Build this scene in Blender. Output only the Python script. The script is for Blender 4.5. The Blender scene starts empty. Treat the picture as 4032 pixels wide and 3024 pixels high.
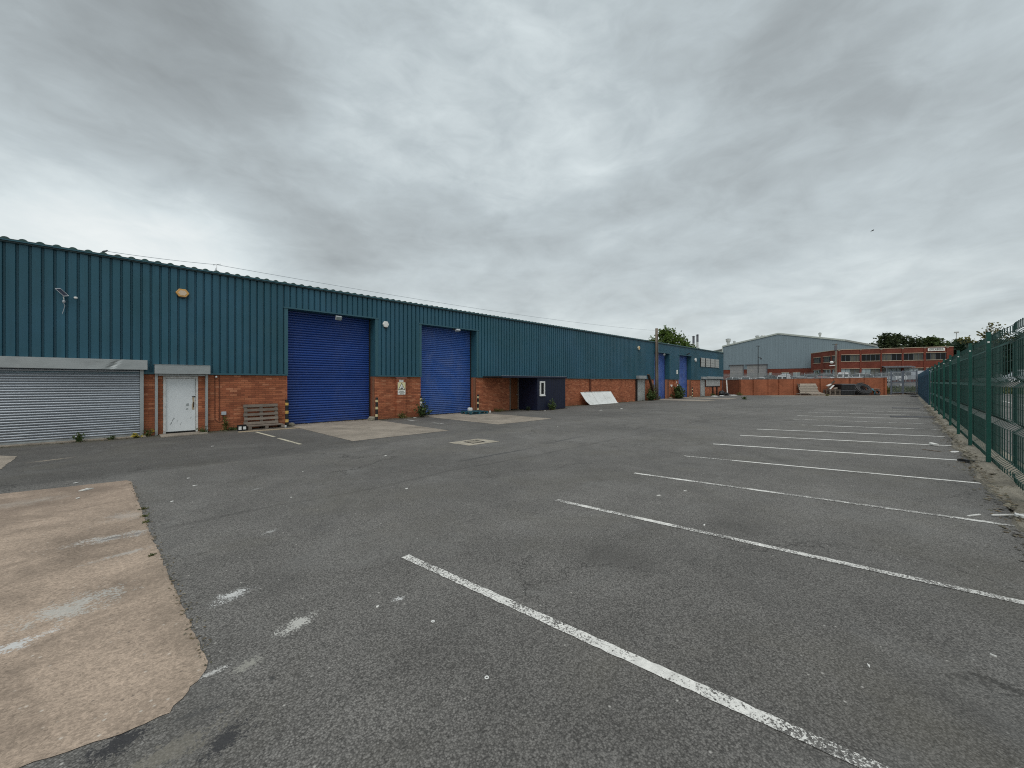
import bpy, bmesh, math, random
from mathutils import Vector, Matrix

R = math.radians
random.seed(7)
S = bpy.context.scene
COL = S.collection

# ------------------------------------------------------------------ camera
CAM_H = 1.72
cam_d = bpy.data.cameras.new('camera')
cam = bpy.data.objects.new('camera', cam_d)
COL.objects.link(cam)
cam.location = (0, 0, CAM_H)
cam.rotation_euler = (R(90), 0, R(-45.301))
cam_d.sensor_width = 36
cam_d.lens = 13.996
cam_d.shift_y = -0.00203
cam_d.clip_start = 0.05
cam_d.clip_end = 3000
S.camera = cam

# ------------------------------------------------------------------ sky
SUN_EL, SUN_AZ = 58.0, 215.0          # azimuth of the sun measured from +X, counter-clockwise
W = bpy.data.worlds.new('World')
S.world = W
W.use_nodes = True


class NB:
    """small helper to write node trees"""
    def __init__(self, nt):
        self.nt = nt

    def n(self, t, ins=None, **at):
        nd = self.nt.nodes.new(t)
        for k, v in at.items():
            setattr(nd, k, v)
        for k, v in (ins or {}).items():
            self.set(nd.inputs[k], v)
        return nd

    def set(self, sock, v):
        if isinstance(v, bpy.types.NodeSocket):
            self.nt.links.new(v, sock)
        elif isinstance(v, bpy.types.Node):
            self.nt.links.new(v.outputs[0], sock)
        else:
            sock.default_value = v

    def m(self, op, a, b=0.0, c=0.0, clamp=False):
        nd = self.nt.nodes.new('ShaderNodeMath')
        nd.operation = op
        nd.use_clamp = clamp
        for i, v in enumerate((a, b, c)):
            if i < len(nd.inputs):
                self.set(nd.inputs[i], v)
        return nd.outputs[0]

    def mix(self, f, a, b, mode='MIX'):
        nd = self.nt.nodes.new('ShaderNodeMix')
        nd.data_type = 'RGBA'
        nd.blend_type = mode
        nd.clamp_factor = True
        self.set(nd.inputs[0], f)
        for s, v in ((6, a), (7, b)):
            if isinstance(v, tuple) and len(v) == 3:
                v = v + (1,)
            self.set(nd.inputs[s], v)
        return nd.outputs[2]

    def ramp(self, f, stops, interp='LINEAR'):
        nd = self.nt.nodes.new('ShaderNodeValToRGB')
        cr = nd.color_ramp
        cr.interpolation = interp
        while len(cr.elements) < len(stops):
            cr.elements.new(0.5)
        for e, (p, c) in zip(cr.elements, stops):
            e.position = p
            e.color = tuple(c) + (1,) if len(c) == 3 else c
        self.set(nd.inputs[0], f)
        return nd.outputs[0]

    def remap(self, v, a, b, c=0.0, d=1.0, smooth=False):
        nd = self.n('ShaderNodeMapRange', {0: v, 1: a, 2: b, 3: c, 4: d})
        nd.clamp = True
        if smooth:
            nd.interpolation_type = 'SMOOTHSTEP'
        return nd.outputs[0]

    def noise(self, vec, scale, detail=3.0, rough=0.55, dist=0.0):
        nd = self.n('ShaderNodeTexNoise', {'Vector': vec, 'Scale': scale, 'Detail': detail,
                                           'Roughness': rough, 'Distortion': dist})
        return nd.outputs[0]

    def comb(self, x, y, z=0.0):
        return self.n('ShaderNodeCombineXYZ', {0: x, 1: y, 2: z}).outputs[0]

    def sep(self, v):
        return self.n('ShaderNodeSeparateXYZ', {0: v}).outputs


wt = W.node_tree
wt.nodes.clear()
b = NB(wt)
out = b.n('ShaderNodeOutputWorld')
sky = b.n('ShaderNodeTexSky', sky_type='NISHITA', sun_disc=False)
sky.sun_elevation = R(SUN_EL)
sky.sun_rotation = R(90 - SUN_AZ)
sky.air_density = 1.0
sky.dust_density = 3.0
bg_sky = b.n('ShaderNodeBackground', {'Color': sky.outputs[0], 'Strength': 0.1})
dirv = b.n('ShaderNodeTexCoord').outputs['Generated']
dx, dy, dz = b.sep(dirv)
den = b.m('MAXIMUM', b.m('ADD', dz, 0.16), 0.05)
ca, sa = 0.7108, 0.7034
fa = b.m('DIVIDE', b.m('ADD', b.m('MULTIPLY', dx, ca), b.m('MULTIPLY', dy, sa)), den)      # along the cloud streets
fb = b.m('DIVIDE', b.m('SUBTRACT', b.m('MULTIPLY', dx, sa), b.m('MULTIPLY', dy, ca)), den)  # across them
v1 = b.comb(b.m('ADD', dx, 0.35), dy, b.m('MULTIPLY', dz, 2.3))
v2 = b.comb(b.m('MULTIPLY', fa, 0.80), fb, 11.3)
n1 = b.noise(v1, 1.7, 4.0, 0.5, 0.5)
n2 = b.noise(v1, 4.2, 6.0, 0.55, 0.35)
n3 = b.noise(v2, 3.2, 6.0, 0.6, 0.6)
n4 = b.noise(v1, 10.0, 6.0, 0.6, 0.8)
cl = b.m('ADD', b.m('ADD', b.m('MULTIPLY', b.m('SUBTRACT', n1, 0.5), 0.52), b.m('MULTIPLY', b.m('SUBTRACT', n2, 0.5), 0.40)), b.m('ADD', b.m('MULTIPLY', b.m('SUBTRACT', n3, 0.5), b.remap(dz, 0.05, 0.30, 0.50, 0.0)), b.m('MULTIPLY', b.m('SUBTRACT', n4, 0.5), 0.20)))
cl = b.m('ADD', cl, 0.545)
# the broad light and dark cloud masses of this sky: direction, tightness, weight
for (vx, vy, vz), tight, wgt in (((-0.004, 0.952, 0.306), 45, 0.22), ((0.15, 0.955, 0.255), 60, 0.22), ((-0.2, 0.94, 0.26), 40, 0.08), ((0.514, 0.828, 0.226), 90, 0.16),
                                 ((0.497, 0.63, 0.597), 14, 0.10), ((0.538, 0.682, 0.496), 22, 0.10), ((-0.085, 0.917, 0.391), 60, -0.12),
                                 ((0.035, 0.921, 0.387), 60, -0.14), ((0.24, 0.905, 0.352), 60, -0.20), ((0.455, 0.83, 0.322), 60, -0.20),
                                 ((0.66, 0.68, 0.30), 50, -0.20), ((0.097, 0.822, 0.561), 30, -0.16), ((0.89, 0.158, 0.428), 12, -0.10),
                                 ((0.952, -0.049, 0.302), 40, 0.07), ((0.918, 0.336, 0.212), 60, -0.05), ((-0.08, 0.867, 0.492), 30, -0.05)):
    dt = b.m('ADD', b.m('ADD', b.m('MULTIPLY', dx, vx), b.m('MULTIPLY', dy, vy)), b.m('MULTIPLY', dz, vz))
    g = b.m('EXPONENT', b.m('MULTIPLY', b.m('SUBTRACT', dt, 1.0), float(tight)))
    cl = b.m('ADD', cl, b.m('MULTIPLY', g, wgt))
cl = b.m('SUBTRACT', cl, b.remap(dz, 0.33, 0.62, 0.0, 0.07, True))
ccol = b.ramp(cl, [(0.15, (0.285, 0.313, 0.322)), (0.36, (0.393, 0.438, 0.455)),
                   (0.52, (0.515, 0.580, 0.605)), (0.68, (0.70, 0.775, 0.795)), (0.90, (0.93, 0.965, 0.96))])
hz = b.m('POWER', b.m('SUBTRACT', 1.0, b.m('MAXIMUM', dz, 0.0)), 6.0)
ccol = b.mix(b.m('MULTIPLY', hz, b.remap(n2, 0.30, 0.60, 0.40, 1.0)), ccol, (0.84, 0.895, 0.88))
bg_cl = b.n('ShaderNodeBackground', {'Color': ccol, 'Strength': 1.0})
mx = b.n('ShaderNodeMixShader', {0: 0.94, 1: bg_sky.outputs[0], 2: bg_cl.outputs[0]})
wt.links.new(mx.outputs[0], out.inputs[0])

sun_d = bpy.data.lights.new('sun', 'SUN')
sun = bpy.data.objects.new('sun', sun_d)
COL.objects.link(sun)
sun_d.energy = 1.5
sun_d.angle = R(50)
sun_d.color = (1.0, 0.97, 0.93)
sdir = Vector((math.cos(R(SUN_EL)) * math.cos(R(SUN_AZ)), math.cos(R(SUN_EL)) * math.sin(R(SUN_AZ)), math.sin(R(SUN_EL))))
sun.rotation_euler = (-sdir).to_track_quat('-Z', 'Y').to_euler()
sun.location = (0, 0, 60)

S.view_settings.view_transform = 'Standard'
S.view_settings.look = 'None'
S.view_settings.exposure = 0.0
S.view_settings.gamma = 1.0
S.view_settings.use_curve_mapping = False
S.cycles.use_denoising = False
S.cycles.max_bounces = 6
S.cycles.filter_width = 1.1
S.cycles.transparent_max_bounces = 24

# ------------------------------------------------------------------ materials
MATS = {}


def newmat(name):
    m = bpy.data.materials.new(name)
    m.use_nodes = True
    nt = m.node_tree
    nt.nodes.clear()
    bb = NB(nt)
    o = bb.n('ShaderNodeOutputMaterial')
    p = bb.n('ShaderNodeBsdfPrincipled')
    nt.links.new(p.outputs[0], o.inputs[0])
    MATS[name] = m
    return m, bb, p


def pos(bb):
    return bb.n('ShaderNodeNewGeometry').outputs['Position']


def bump(bb, p, hgt, strength=0.4, dist=0.01):
    bp = bb.n('ShaderNodeBump', {'Height': hgt, 'Strength': strength, 'Distance': dist})
    bb.set(p.inputs['Normal'], bp.outputs[0])


def simple(name, col, rough=0.6, metal=0.0, var=0.25, scale=3.0, dirt=None, bumpk=0.0, spec=0.4, stretch=(1, 1, 1), rnd=0.0):
    """painted / raw surface with broad mottling, fine grain and optional dirt patches"""
    m, bb, p = newmat(name)
    P = pos(bb)
    if stretch != (1, 1, 1):
        P = bb.n('ShaderNodeVectorMath', {0: P, 1: stretch}, operation='MULTIPLY').outputs[0]
    a = bb.noise(P, scale, 5.0, 0.6)
    f = bb.noise(P, scale * 14, 3.0, 0.6)
    k = bb.m('ADD', bb.m('MULTIPLY', a, 0.7), bb.m('MULTIPLY', f, 0.3))
    k = bb.remap(k, 0.3, 0.7, 1 - var, 1 + var)
    if rnd:
        g = bb.n('ShaderNodeNewGeometry').outputs['Random Per Island']
        oi = bb.n('ShaderNodeObjectInfo').outputs['Random']
        rr = bb.m('FRACT', bb.m('ADD', g, oi))
        k = bb.m('MULTIPLY', k, bb.remap(rr, 0, 1, 1 - rnd, 1 + rnd))
    c = bb.mix(1.0, col, bb.comb(k, k, k), 'MULTIPLY')
    if dirt:
        dcol, amt, dsc = dirt
        dn = bb.remap(bb.noise(P, dsc, 6.0, 0.65, 0.4), 0.48, 0.68, 0, amt)
        c = bb.mix(dn, c, dcol)
    bb.set(p.inputs['Base Color'], c)
    p.inputs['Roughness'].default_value = rough
    p.inputs['Metallic'].default_value = metal
    p.inputs['Specular IOR Level'].default_value = spec
    if bumpk:
        bump(bb, p, f, bumpk, 0.01)
    return m


def ellipse_mask(bb, P, cx, cy, rx, ry, ang, nz, nlow, soft=0.1):
    """noisy elliptical stain with a shape of its own, in ground coordinates"""
    x, y, _ = bb.sep(P)
    x = bb.m('SUBTRACT', x, cx)
    y = bb.m('SUBTRACT', y, cy)
    c, s = math.cos(ang), math.sin(ang)
    u = bb.m('DIVIDE', bb.m('ADD', bb.m('MULTIPLY', x, c), bb.m('MULTIPLY', y, s)), rx)
    v = bb.m('DIVIDE', bb.m('SUBTRACT', bb.m('MULTIPLY', y, c), bb.m('MULTIPLY', x, s)), ry)
    d = bb.m('SQRT', bb.m('ADD', bb.m('MULTIPLY', u, u), bb.m('MULTIPLY', v, v)))
    d = bb.m('ADD', d, bb.m('MULTIPLY', bb.m('SUBTRACT', nlow, 0.5), 3.0))
    th = bb.m('ADD', bb.m('MULTIPLY', d, 0.20), 0.37)
    return bb.m('MULTIPLY', bb.remap(bb.m('SUBTRACT', nz, th), -0.02 - soft * 0.06, 0.02, 0.0, 1.0), bb.remap(d, 1.2, 1.6, 1.0, 0.0))


def asphalt_nodes(bb, tone=1.0, stains=False):
    P = pos(bb)
    vor = bb.n('ShaderNodeTexVoronoi', {'Vector': P, 'Scale': 100.0})
    stone = bb.sep(vor.outputs['Color'])[0]
    big = bb.noise(P, 0.22, 4.0, 0.55, 0.4)
    med = bb.noise(P, 1.6, 5.0, 0.6, 0.3)
    fine = bb.noise(P, 70.0, 4.0, 0.75)
    k = bb.m('ADD', bb.remap(stone, 0, 1, 0.60, 1.34), bb.remap(fine, 0.25, 0.75, -0.30, 0.30))
    k = bb.m('MULTIPLY', k, bb.remap(big, 0.3, 0.7, 0.80, 1.20))
    k = bb.m('MULTIPLY', k, bb.remap(med, 0.3, 0.7, 0.88, 1.12))
    dist = vor.outputs['Distance']
    k = bb.m('MULTIPLY', k, bb.remap(dist, 0.35, 0.75, 1.0, 0.55))
    # construction joint of two laid strips, running along the yard
    x, y, _ = bb.sep(P)
    wob = bb.m('MULTIPLY', bb.m('SUBTRACT', bb.noise(P, 0.5, 3.0), 0.5), 0.5)
    for yy, lo in ((6.2, 0.80), (10.4, 0.88), (2.2, 0.93)):
        dd = bb.m('ABSOLUTE', bb.m('SUBTRACT', bb.m('ADD', y, wob), yy))
        k = bb.m('MULTIPLY', k, bb.remap(dd, 0.015, 0.07, lo, 1.0))
    strip = bb.m('MULTIPLY', bb.remap(bb.m('ADD', y, wob), 10.2, 10.6, 0.0, 1.0), bb.remap(bb.m('ADD', x, bb.m('MULTIPLY', wob, 6.0)), 1.0, 9.0, 0.28, 0.08))
    k = bb.m('MULTIPLY', k, bb.m('SUBTRACT', 1.0, strip))
    base = (0.190 * tone, 0.181 * tone, 0.168 * tone)
    c = bb.mix(1.0, base, bb.comb(k, k, k), 'MULTIPLY')
    # brownish and mossy film
    film = bb.remap(bb.noise(P, 0.55, 5.0, 0.65, 0.6), 0.5, 0.72, 0.0, 0.30)
    c = bb.mix(film, c, (0.150 * tone, 0.138 * tone, 0.108 * tone))
    dust = bb.remap(bb.noise(P, 0.8, 6.0, 0.7, 1.2), 0.52, 0.75, 0.0, 0.35)
    c = bb.mix(dust, c, (0.225 * tone, 0.222 * tone, 0.212 * tone))
    v3 = bb.n('ShaderNodeTexVoronoi', {'Vector': P, 'Scale': 55.0})
    pk = bb.m('MULTIPLY', bb.m('GREATER_THAN', bb.sep(v3.outputs['Color'])[2], 0.80), bb.remap(v3.outputs['Distance'], 0.12, 0.30, 0.75, 0.0))
    c = bb.mix(pk, c, (0.045 * tone, 0.043 * tone, 0.04 * tone))
    # pale chips
    v2 = bb.n('ShaderNodeTexVoronoi', {'Vector': P, 'Scale': 17.0})
    sel = bb.m('GREATER_THAN', bb.sep(v2.outputs['Color'])[1], 0.93)
    near = bb.remap(v2.outputs['Distance'], 0.06, 0.17, 0.8, 0.0)
    c = bb.mix(bb.m('MULTIPLY', sel, near), c, (0.52, 0.50, 0.46))
    if stains:
        nz = bb.noise(P, 40.0, 3.0, 0.8)
        nz2 = bb.noise(P, 62.0, 3.0, 0.8)
        nlo = bb.noise(P, 10.0, 4.0, 0.65)
        for (cx, cy, rx, ry, an, col, am) in (
                (0.69, 3.86, 0.15, 0.07, 0.2, (0.62, 0.62, 0.60), 0.9), (0.94, 3.08, 0.14, 0.07, 0.3, (0.55, 0.54, 0.50), 0.85),
                (1.30, 5.2, 0.08, 0.04, 0.4, (0.5, 0.5, 0.48), 0.6), (1.62, 2.86, 0.05, 0.03, 0, (0.7, 0.7, 0.68), 0.9),
                (0.58, 2.85, 0.09, 0.05, 0.2, (0.34, 0.33, 0.29), 0.8), (0.42, 2.92, 0.09, 0.025, 0, (0.62, 0.61, 0.58), 0.8),
                (1.66, 7.42, 0.09, 0.03, 0.3, (0.45, 0.45, 0.43), 0.5)):
            c = bb.mix(bb.m('MULTIPLY', ellipse_mask(bb, P, cx, cy, rx, ry, an, nz2, nlo), am), c, col)
        for (cx, cy, rx, ry, an, col, am) in (
                (0.02, 2.66, 0.14, 0.09, 0.3, (0.035, 0.035, 0.038), 0.9), (0.40, 2.33, 0.13, 0.09, 0.5, (0.04, 0.04, 0.043), 0.9),
                (0.20, 2.42, 0.24, 0.09, 0.2, (0.235, 0.215, 0.175), 0.6), (0.66, 2.62, 0.05, 0.03, 0, (0.045, 0.045, 0.045), 0.8),
                (0.30, 2.62, 0.16, 0.03, -0.2, (0.06, 0.06, 0.06), 0.6),
                (6.5, 6.9, 1.6, 0.08, 0.02, (0.06, 0.06, 0.06), 0.7), (9.5, 7.2, 1.2, 0.07, 0.1, (0.06, 0.06, 0.06), 0.6),
                (-0.9, 13.4, 0.35, 0.10, 0.4, (0.34, 0.29, 0.23), 0.7)):
            c = bb.mix(bb.m('MULTIPLY', ellipse_mask(bb, P, cx, cy, rx, ry, an, nz, nlo), am), c, col)
        # oil drips and tyre tracks
        dr_ = bb.n('ShaderNodeTexVoronoi', {'Vector': P, 'Scale': 0.55})
        drm = bb.m('MULTIPLY', bb.m('GREATER_THAN', bb.sep(dr_.outputs['Color'])[0], 0.45), bb.remap(bb.m('ADD', dr_.outputs['Distance'], bb.m('MULTIPLY', bb.m('SUBTRACT', bb.noise(P, 6.0, 4.0, 0.7), 0.5), 0.22)), 0.05, 0.22, 0.42, 0.0))
        c = bb.mix(drm, c, (0.07, 0.066, 0.06))
        arc = bb.m('SQRT', bb.m('ADD', bb.m('POWER', bb.m('SUBTRACT', x, 16.0), 2.0), bb.m('POWER', bb.m('ADD', y, 6.0), 2.0)))
        for r0 in (12.6, 14.1, 17.9, 19.4):
            tk = bb.remap(bb.m('ABSOLUTE', bb.m('SUBTRACT', bb.m('ADD', arc, bb.m('MULTIPLY', wob, 0.6)), r0)), 0.05, 0.16, 1.0, 0.0)
            c = bb.mix(bb.m('MULTIPLY', tk, bb.remap(bb.noise(P, 1.1, 4.0, 0.7), 0.42, 0.62, 0.0, 0.28)), c, (0.085, 0.082, 0.078))
        # hairline cracks
        cr = bb.n('ShaderNodeTexVoronoi', {'Vector': bb.comb(bb.m('ADD', x, bb.m('MULTIPLY', bb.noise(P, 1.4, 5.0, 0.7), 1.3)), bb.m('ADD', y, bb.m('MULTIPLY', bb.noise(P, 1.7, 5.0, 0.7), 1.3))), 'Scale': 0.30}, feature='DISTANCE_TO_EDGE')
        crm = bb.m('MULTIPLY', bb.remap(cr.outputs['Distance'], 0.0012, 0.0045, 0.75, 0.0), bb.remap(bb.noise(P, 0.35, 3.0), 0.46, 0.56, 0.0, 1.0))
        c = bb.mix(crm, c, (0.04, 0.038, 0.035))
        # moss and dirt gathering at the foot of the building wall
        foot = bb.m('MULTIPLY', bb.remap(y, 16.1, 17.1, 0.0, 1.0), bb.remap(bb.noise(P, 2.3, 5.0, 0.7), 0.33, 0.55, 0.15, 0.9))
        c = bb.mix(foot, c, (0.085, 0.078, 0.05))
    h = bb.m('ADD', bb.m('MULTIPLY', stone, 0.5), bb.m('MULTIPLY', fine, 0.8))
    h = bb.m('SUBTRACT', h, bb.m('MULTIPLY', dist, 0.8))
    return P, c, h


def mat_asphalt(name, tone=1.0, stains=False):
    m, bb, p = newmat(name)
    P, c, h = asphalt_nodes(bb, tone, stains)
    bb.set(p.inputs['Base Color'], c)
    p.inputs['Roughness'].default_value = 0.88
    p.inputs['Specular IOR Level'].default_value = 0.35
    bump(bb, p, h, 0.55, 0.006)
    return m


mat_asphalt('asphalt', 1.0, True)
mat_asphalt('asphalt_road', 0.95)


def mat_paint_line(name, wear, col=(0.84, 0.825, 0.775)):
    m, bb, p = newmat(name)
    P, c, h = asphalt_nodes(bb, 1.0)
    n = bb.noise(P, 62.0, 3.0, 0.8)
    lg = bb.noise(P, 0.75, 3.0, 0.6)
    med = bb.noise(P, 6.0, 4.0, 0.65)
    th = bb.m('ADD', bb.remap(lg, 0.40, 0.58, 0.30, 0.50), bb.m('SUBTRACT', wear, 0.335))
    th = bb.m('ADD', th, bb.m('MULTIPLY', bb.m('SUBTRACT', med, 0.5), 0.22))
    k = bb.remap(bb.m('SUBTRACT', n, th), -0.025, 0.025, 0.0, 1.0)
    tint = bb.remap(bb.noise(P, 14.0, 5.0, 0.7), 0.3, 0.7, 0.72, 1.08)
    pc = bb.mix(1.0, col, bb.comb(tint, tint, tint), 'MULTIPLY')
    bb.set(p.inputs['Base Color'], bb.mix(k, c, pc))
    p.inputs['Roughness'].default_value = 0.8
    bump(bb, p, h, 0.45, 0.006)
    return m


mat_paint_line('line_paint', 0.375)
mat_paint_line('line_paint_worn', 0.39)
mat_paint_line('line_paint_faint', 0.44)
mat_paint_line('line_paint_far', 0.27)
mat_paint_line('line_paint_cream', 0.30, (0.62, 0.57, 0.44))


def mat_concrete(name, col, smears=False, var=0.2, dark=0.35):
    m, bb, p = newmat(name)
    P = pos(bb)
    vor = bb.n('ShaderNodeTexVoronoi', {'Vector': P, 'Scale': 115.0})
    st = bb.sep(vor.outputs['Color'])[0]
    a = bb.noise(P, 0.9, 6.0, 0.62, 0.4)
    f = bb.noise(P, 30.0, 4.0, 0.7)
    k = bb.m('ADD', bb.remap(st, 0, 1, 0.78, 1.18), bb.remap(f, 0.25, 0.75, -0.30, 0.30))
    k = bb.m('MULTIPLY', k, bb.remap(a, 0.3, 0.7, 1 - var, 1 + var))
    c = bb.mix(1.0, col, bb.comb(k, k, k), 'MULTIPLY')
    dirt = bb.remap(bb.noise(P, 1.7, 6.0, 0.7, 0.8), 0.5, 0.72, 0.0, dark)
    c = bb.mix(dirt, c, tuple(q * 0.45 for q in col))
    v2 = bb.n('ShaderNodeTexVoronoi', {'Vector': P, 'Scale': 19.0})
    sel = bb.m('GREATER_THAN', bb.sep(v2.outputs['Color'])[1], 0.80)
    nr = bb.remap(v2.outputs['Distance'], 0.06, 0.20, 0.7, 0.0)
    c = bb.mix(bb.m('MULTIPLY', sel, nr), c, (0.62, 0.57, 0.50))
    sel2 = bb.m('LESS_THAN', bb.sep(v2.outputs['Color'])[1], 0.14)
    c = bb.mix(bb.m('MULTIPLY', sel2, nr), c, (0.12, 0.10, 0.085))
    if smears:
        nz = bb.noise(P, 45.0, 4.0, 0.8)
        nlo = bb.noise(P, 7.0, 4.0, 0.65)
        nz2 = bb.noise(P, 5.0, 5.0, 0.75)
        for (cx, cy, rx, ry, an, cc, am) in (
                (-0.19, 4.52, 0.27, 0.17, 0.4, (0.52, 0.53, 0.50), 0.6), (-0.42, 4.13, 0.13, 0.06, 0.3, (0.62, 0.63, 0.62), 0.8),
                (0.02, 6.22, 0.30, 0.11, -0.1, (0.52, 0.51, 0.48), 0.75), (0.08, 6.2, 0.17, 0.05, -0.1, (0.13, 0.11, 0.10), 0.7),
                (0.10, 5.55, 0.22, 0.05, 0.2, (0.50, 0.49, 0.46), 0.5), (0.16, 7.1, 0.2, 0.2, 0, (0.48, 0.46, 0.43), 0.35),
                (-0.9, 8.9, 0.5, 0.2, 0.2, (0.5, 0.47, 0.42), 0.35)):
            c = bb.mix(bb.m('MULTIPLY', ellipse_mask(bb, P, cx, cy, rx, ry, an, nz, nlo, 0.5), am), c, cc)
        x, y, _ = bb.sep(P)
        wet = bb.m('MULTIPLY', bb.remap(y, 6.6, 8.6, 0.0, 0.48), bb.remap(nz2, 0.35, 0.6, 0.2, 1.0))
        c = bb.mix(wet, c, (0.22, 0.165, 0.13))
        rim = bb.m('MULTIPLY', bb.remap(bb.m('ADD', x, bb.m('MULTIPLY', bb.m('SUBTRACT', nz2, 0.5), 0.35)), 0.20, 0.42, 0.0, 0.55), bb.remap(nz, 0.4, 0.6, 0.1, 1.0))
        c = bb.mix(rim, c, (0.20, 0.165, 0.125))
    bb.set(p.inputs['Base Color'], c)
    p.inputs['Roughness'].default_value = 0.9
    p.inputs['Specular IOR Level'].default_value = 0.25
    bump(bb, p, bb.m('ADD', st, f), 0.5, 0.006)
    return m


mat_concrete('concrete_pink', (0.385, 0.300, 0.232), True, 0.36, 0.70)
mat_concrete('concrete_apron', (0.325, 0.282, 0.232), False, 0.25, 0.5)
mat_concrete('concrete_patch', (0.40, 0.36, 0.29), False, 0.3, 0.6)
mat_concrete('gravel_verge', (0.25, 0.225, 0.18), False, 0.35, 0.6)
mat_concrete('dirt_ground', (0.17, 0.16, 0.12), False, 0.4, 0.6)


def mat_brick(name='brick', tint=(1, 1, 1)):
    m, bb, p = newmat(name)
    P = pos(bb)
    g = bb.n('ShaderNodeNewGeometry').outputs['Random Per Island']
    oi = bb.n('ShaderNodeObjectInfo').outputs['Random']
    rr = bb.m('FRACT', bb.m('ADD', g, oi))
    def t(*c):
        return tuple(a * q for a, q in zip(c, tint))
    c = bb.ramp(rr, [(0.0, t(0.26, 0.088, 0.048)), (0.25, t(0.355, 0.118, 0.061)), (0.6, t(0.40, 0.138, 0.070)),
                     (0.86, t(0.44, 0.16, 0.082)), (1.0, t(0.50, 0.215, 0.12))])
    a = bb.noise(P, 1.3, 5.0, 0.6, 0.4)
    f = bb.noise(P, 60.0, 3.0, 0.7)
    k = bb.m('MULTIPLY', bb.remap(a, 0.3, 0.7, 0.82, 1.15), bb.remap(f, 0.3, 0.7, 0.85, 1.15))
    c = bb.mix(1.0, c, bb.comb(k, k, k), 'MULTIPLY')
    z = bb.sep(P)[2]
    damp = bb.m('MULTIPLY', bb.remap(z, 0.0, 0.45, 0.55, 0.0), bb.remap(bb.noise(P, 2.2, 5.0, 0.7), 0.35, 0.65, 0.2, 1.0))
    c = bb.mix(damp, c, (0.11, 0.055, 0.03))
    bb.set(p.inputs['Base Color'], c)
    p.inputs['Roughness'].default_value = 0.9
    p.inputs['Specular IOR Level'].default_value = 0.2
    bump(bb, p, f, 0.3, 0.004)
    return m


mat_brick()
simple('mortar', (0.26, 0.125, 0.07), 0.95, var=0.25, scale=4)


def mat_brickwall(name, dirx, diry, c1, c2, mortar, scale=1.0):
    """brickwork too far away to tell the bricks apart; courses in metres along a given wall direction"""
    m, bb, p = newmat(name)
    P = pos(bb)
    x, y, z = bb.sep(P)
    u = bb.m('ADD', bb.m('MULTIPLY', x, dirx), bb.m('MULTIPLY', y, diry))
    bt = bb.n('ShaderNodeTexBrick', {'Vector': bb.comb(u, z), 'Color1': c1 + (1,), 'Color2': c2 + (1,), 'Mortar': mortar + (1,),
                                     'Scale': 1.0, 'Mortar Size': 0.006, 'Brick Width': 0.225 * scale, 'Row Height': 0.075 * scale,
                                     'Bias': -0.2})
    a = bb.noise(P, 0.8, 6.0, 0.65, 0.5)
    k = bb.remap(a, 0.3, 0.7, 0.72, 1.22)
    c = bb.mix(1.0, bt.outputs[0], bb.comb(k, k, k), 'MULTIPLY')
    st = bb.remap(bb.noise(bb.comb(bb.m('MULTIPLY', u, 2.5), bb.m('MULTIPLY', z, 0.5)), 1.2, 5.0, 0.7), 0.5, 0.7, 0, 0.35)
    c = bb.mix(st, c, tuple(q * 0.45 for q in c1))
    bb.set(p.inputs['Base Color'], c)
    p.inputs['Roughness'].default_value = 0.9
    p.inputs['Specular IOR Level'].default_value = 0.2
    return m


mat_brickwall('brick_boundary', 0.762, -0.648, (0.345, 0.115, 0.058), (0.27, 0.092, 0.048), (0.21, 0.10, 0.06))
mat_brickwall('brick_boundary_return_shaded', 0.78, 0.64, (0.30, 0.085, 0.04), (0.23, 0.07, 0.034), (0.18, 0.09, 0.055))  # same brick, darker: shade of the return face put into the colour
mat_brickwall('brick_office', 0.3, -0.95, (0.20, 0.053, 0.034), (0.155, 0.043, 0.029), (0.13, 0.055, 0.04))

# teal cladding: coated steel, slightly chalky with faint vertical streaks and a few repainted fields
m, bb, p = newmat('cladding')
P = pos(bb)
x, y, z = bb.sep(P)
s1 = bb.noise(bb.comb(bb.m('MULTIPLY', x, 6.0), 0.0, bb.m('MULTIPLY', z, 0.5)), 1.0, 5.0, 0.6)
s2 = bb.noise(P, 0.35, 4.0, 0.6)
f = bb.noise(P, 55.0, 2.0, 0.6)
k = bb.m('MULTIPLY', bb.remap(s1, 0.3, 0.7, 0.92, 1.08), bb.remap(s2, 0.3, 0.7, 0.90, 1.10))
k = bb.m('MULTIPLY', k, bb.remap(f, 0.3, 0.7, 0.95, 1.05))
oi = bb.n('ShaderNodeObjectInfo').outputs['Random']
k = bb.m('MULTIPLY', k, bb.remap(oi, 0, 1, 0.93, 1.07))
c = bb.mix(bb.remap(s2, 0.35, 0.65, 0, 1), (0.022, 0.094, 0.128), (0.027, 0.098, 0.148))
c = bb.mix(1.0, c, bb.comb(k, k, k), 'MULTIPLY')
run = bb.remap(bb.noise(bb.comb(bb.m('MULTIPLY', x, 11.0), 0.0, bb.m('MULTIPLY', z, 0.35)), 1.0, 4.0, 0.7), 0.56, 0.75, 0.0, 0.32)
c = bb.mix(run, c, (0.022, 0.060, 0.075))
fade = bb.remap(bb.noise(P, 0.9, 5.0, 0.65, 0.8), 0.52, 0.70, 0.0, 0.18)
c = bb.mix(fade, c, (0.060, 0.135, 0.170))
bb.set(p.inputs['Base Color'], c)
p.inputs['Roughness'].default_value = 0.46
p.inputs['Specular IOR Level'].default_value = 0.35
simple('cladding_trim', (0.032, 0.105, 0.135), 0.42, var=0.12, scale=2)
simple('roof_sheet', (0.035, 0.090, 0.085), 0.6, var=0.3, scale=1.5, dirt=((0.10, 0.10, 0.07), 0.5, 2.0))
simple('gutter_dark', (0.02, 0.045, 0.05), 0.5, var=0.2)


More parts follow.
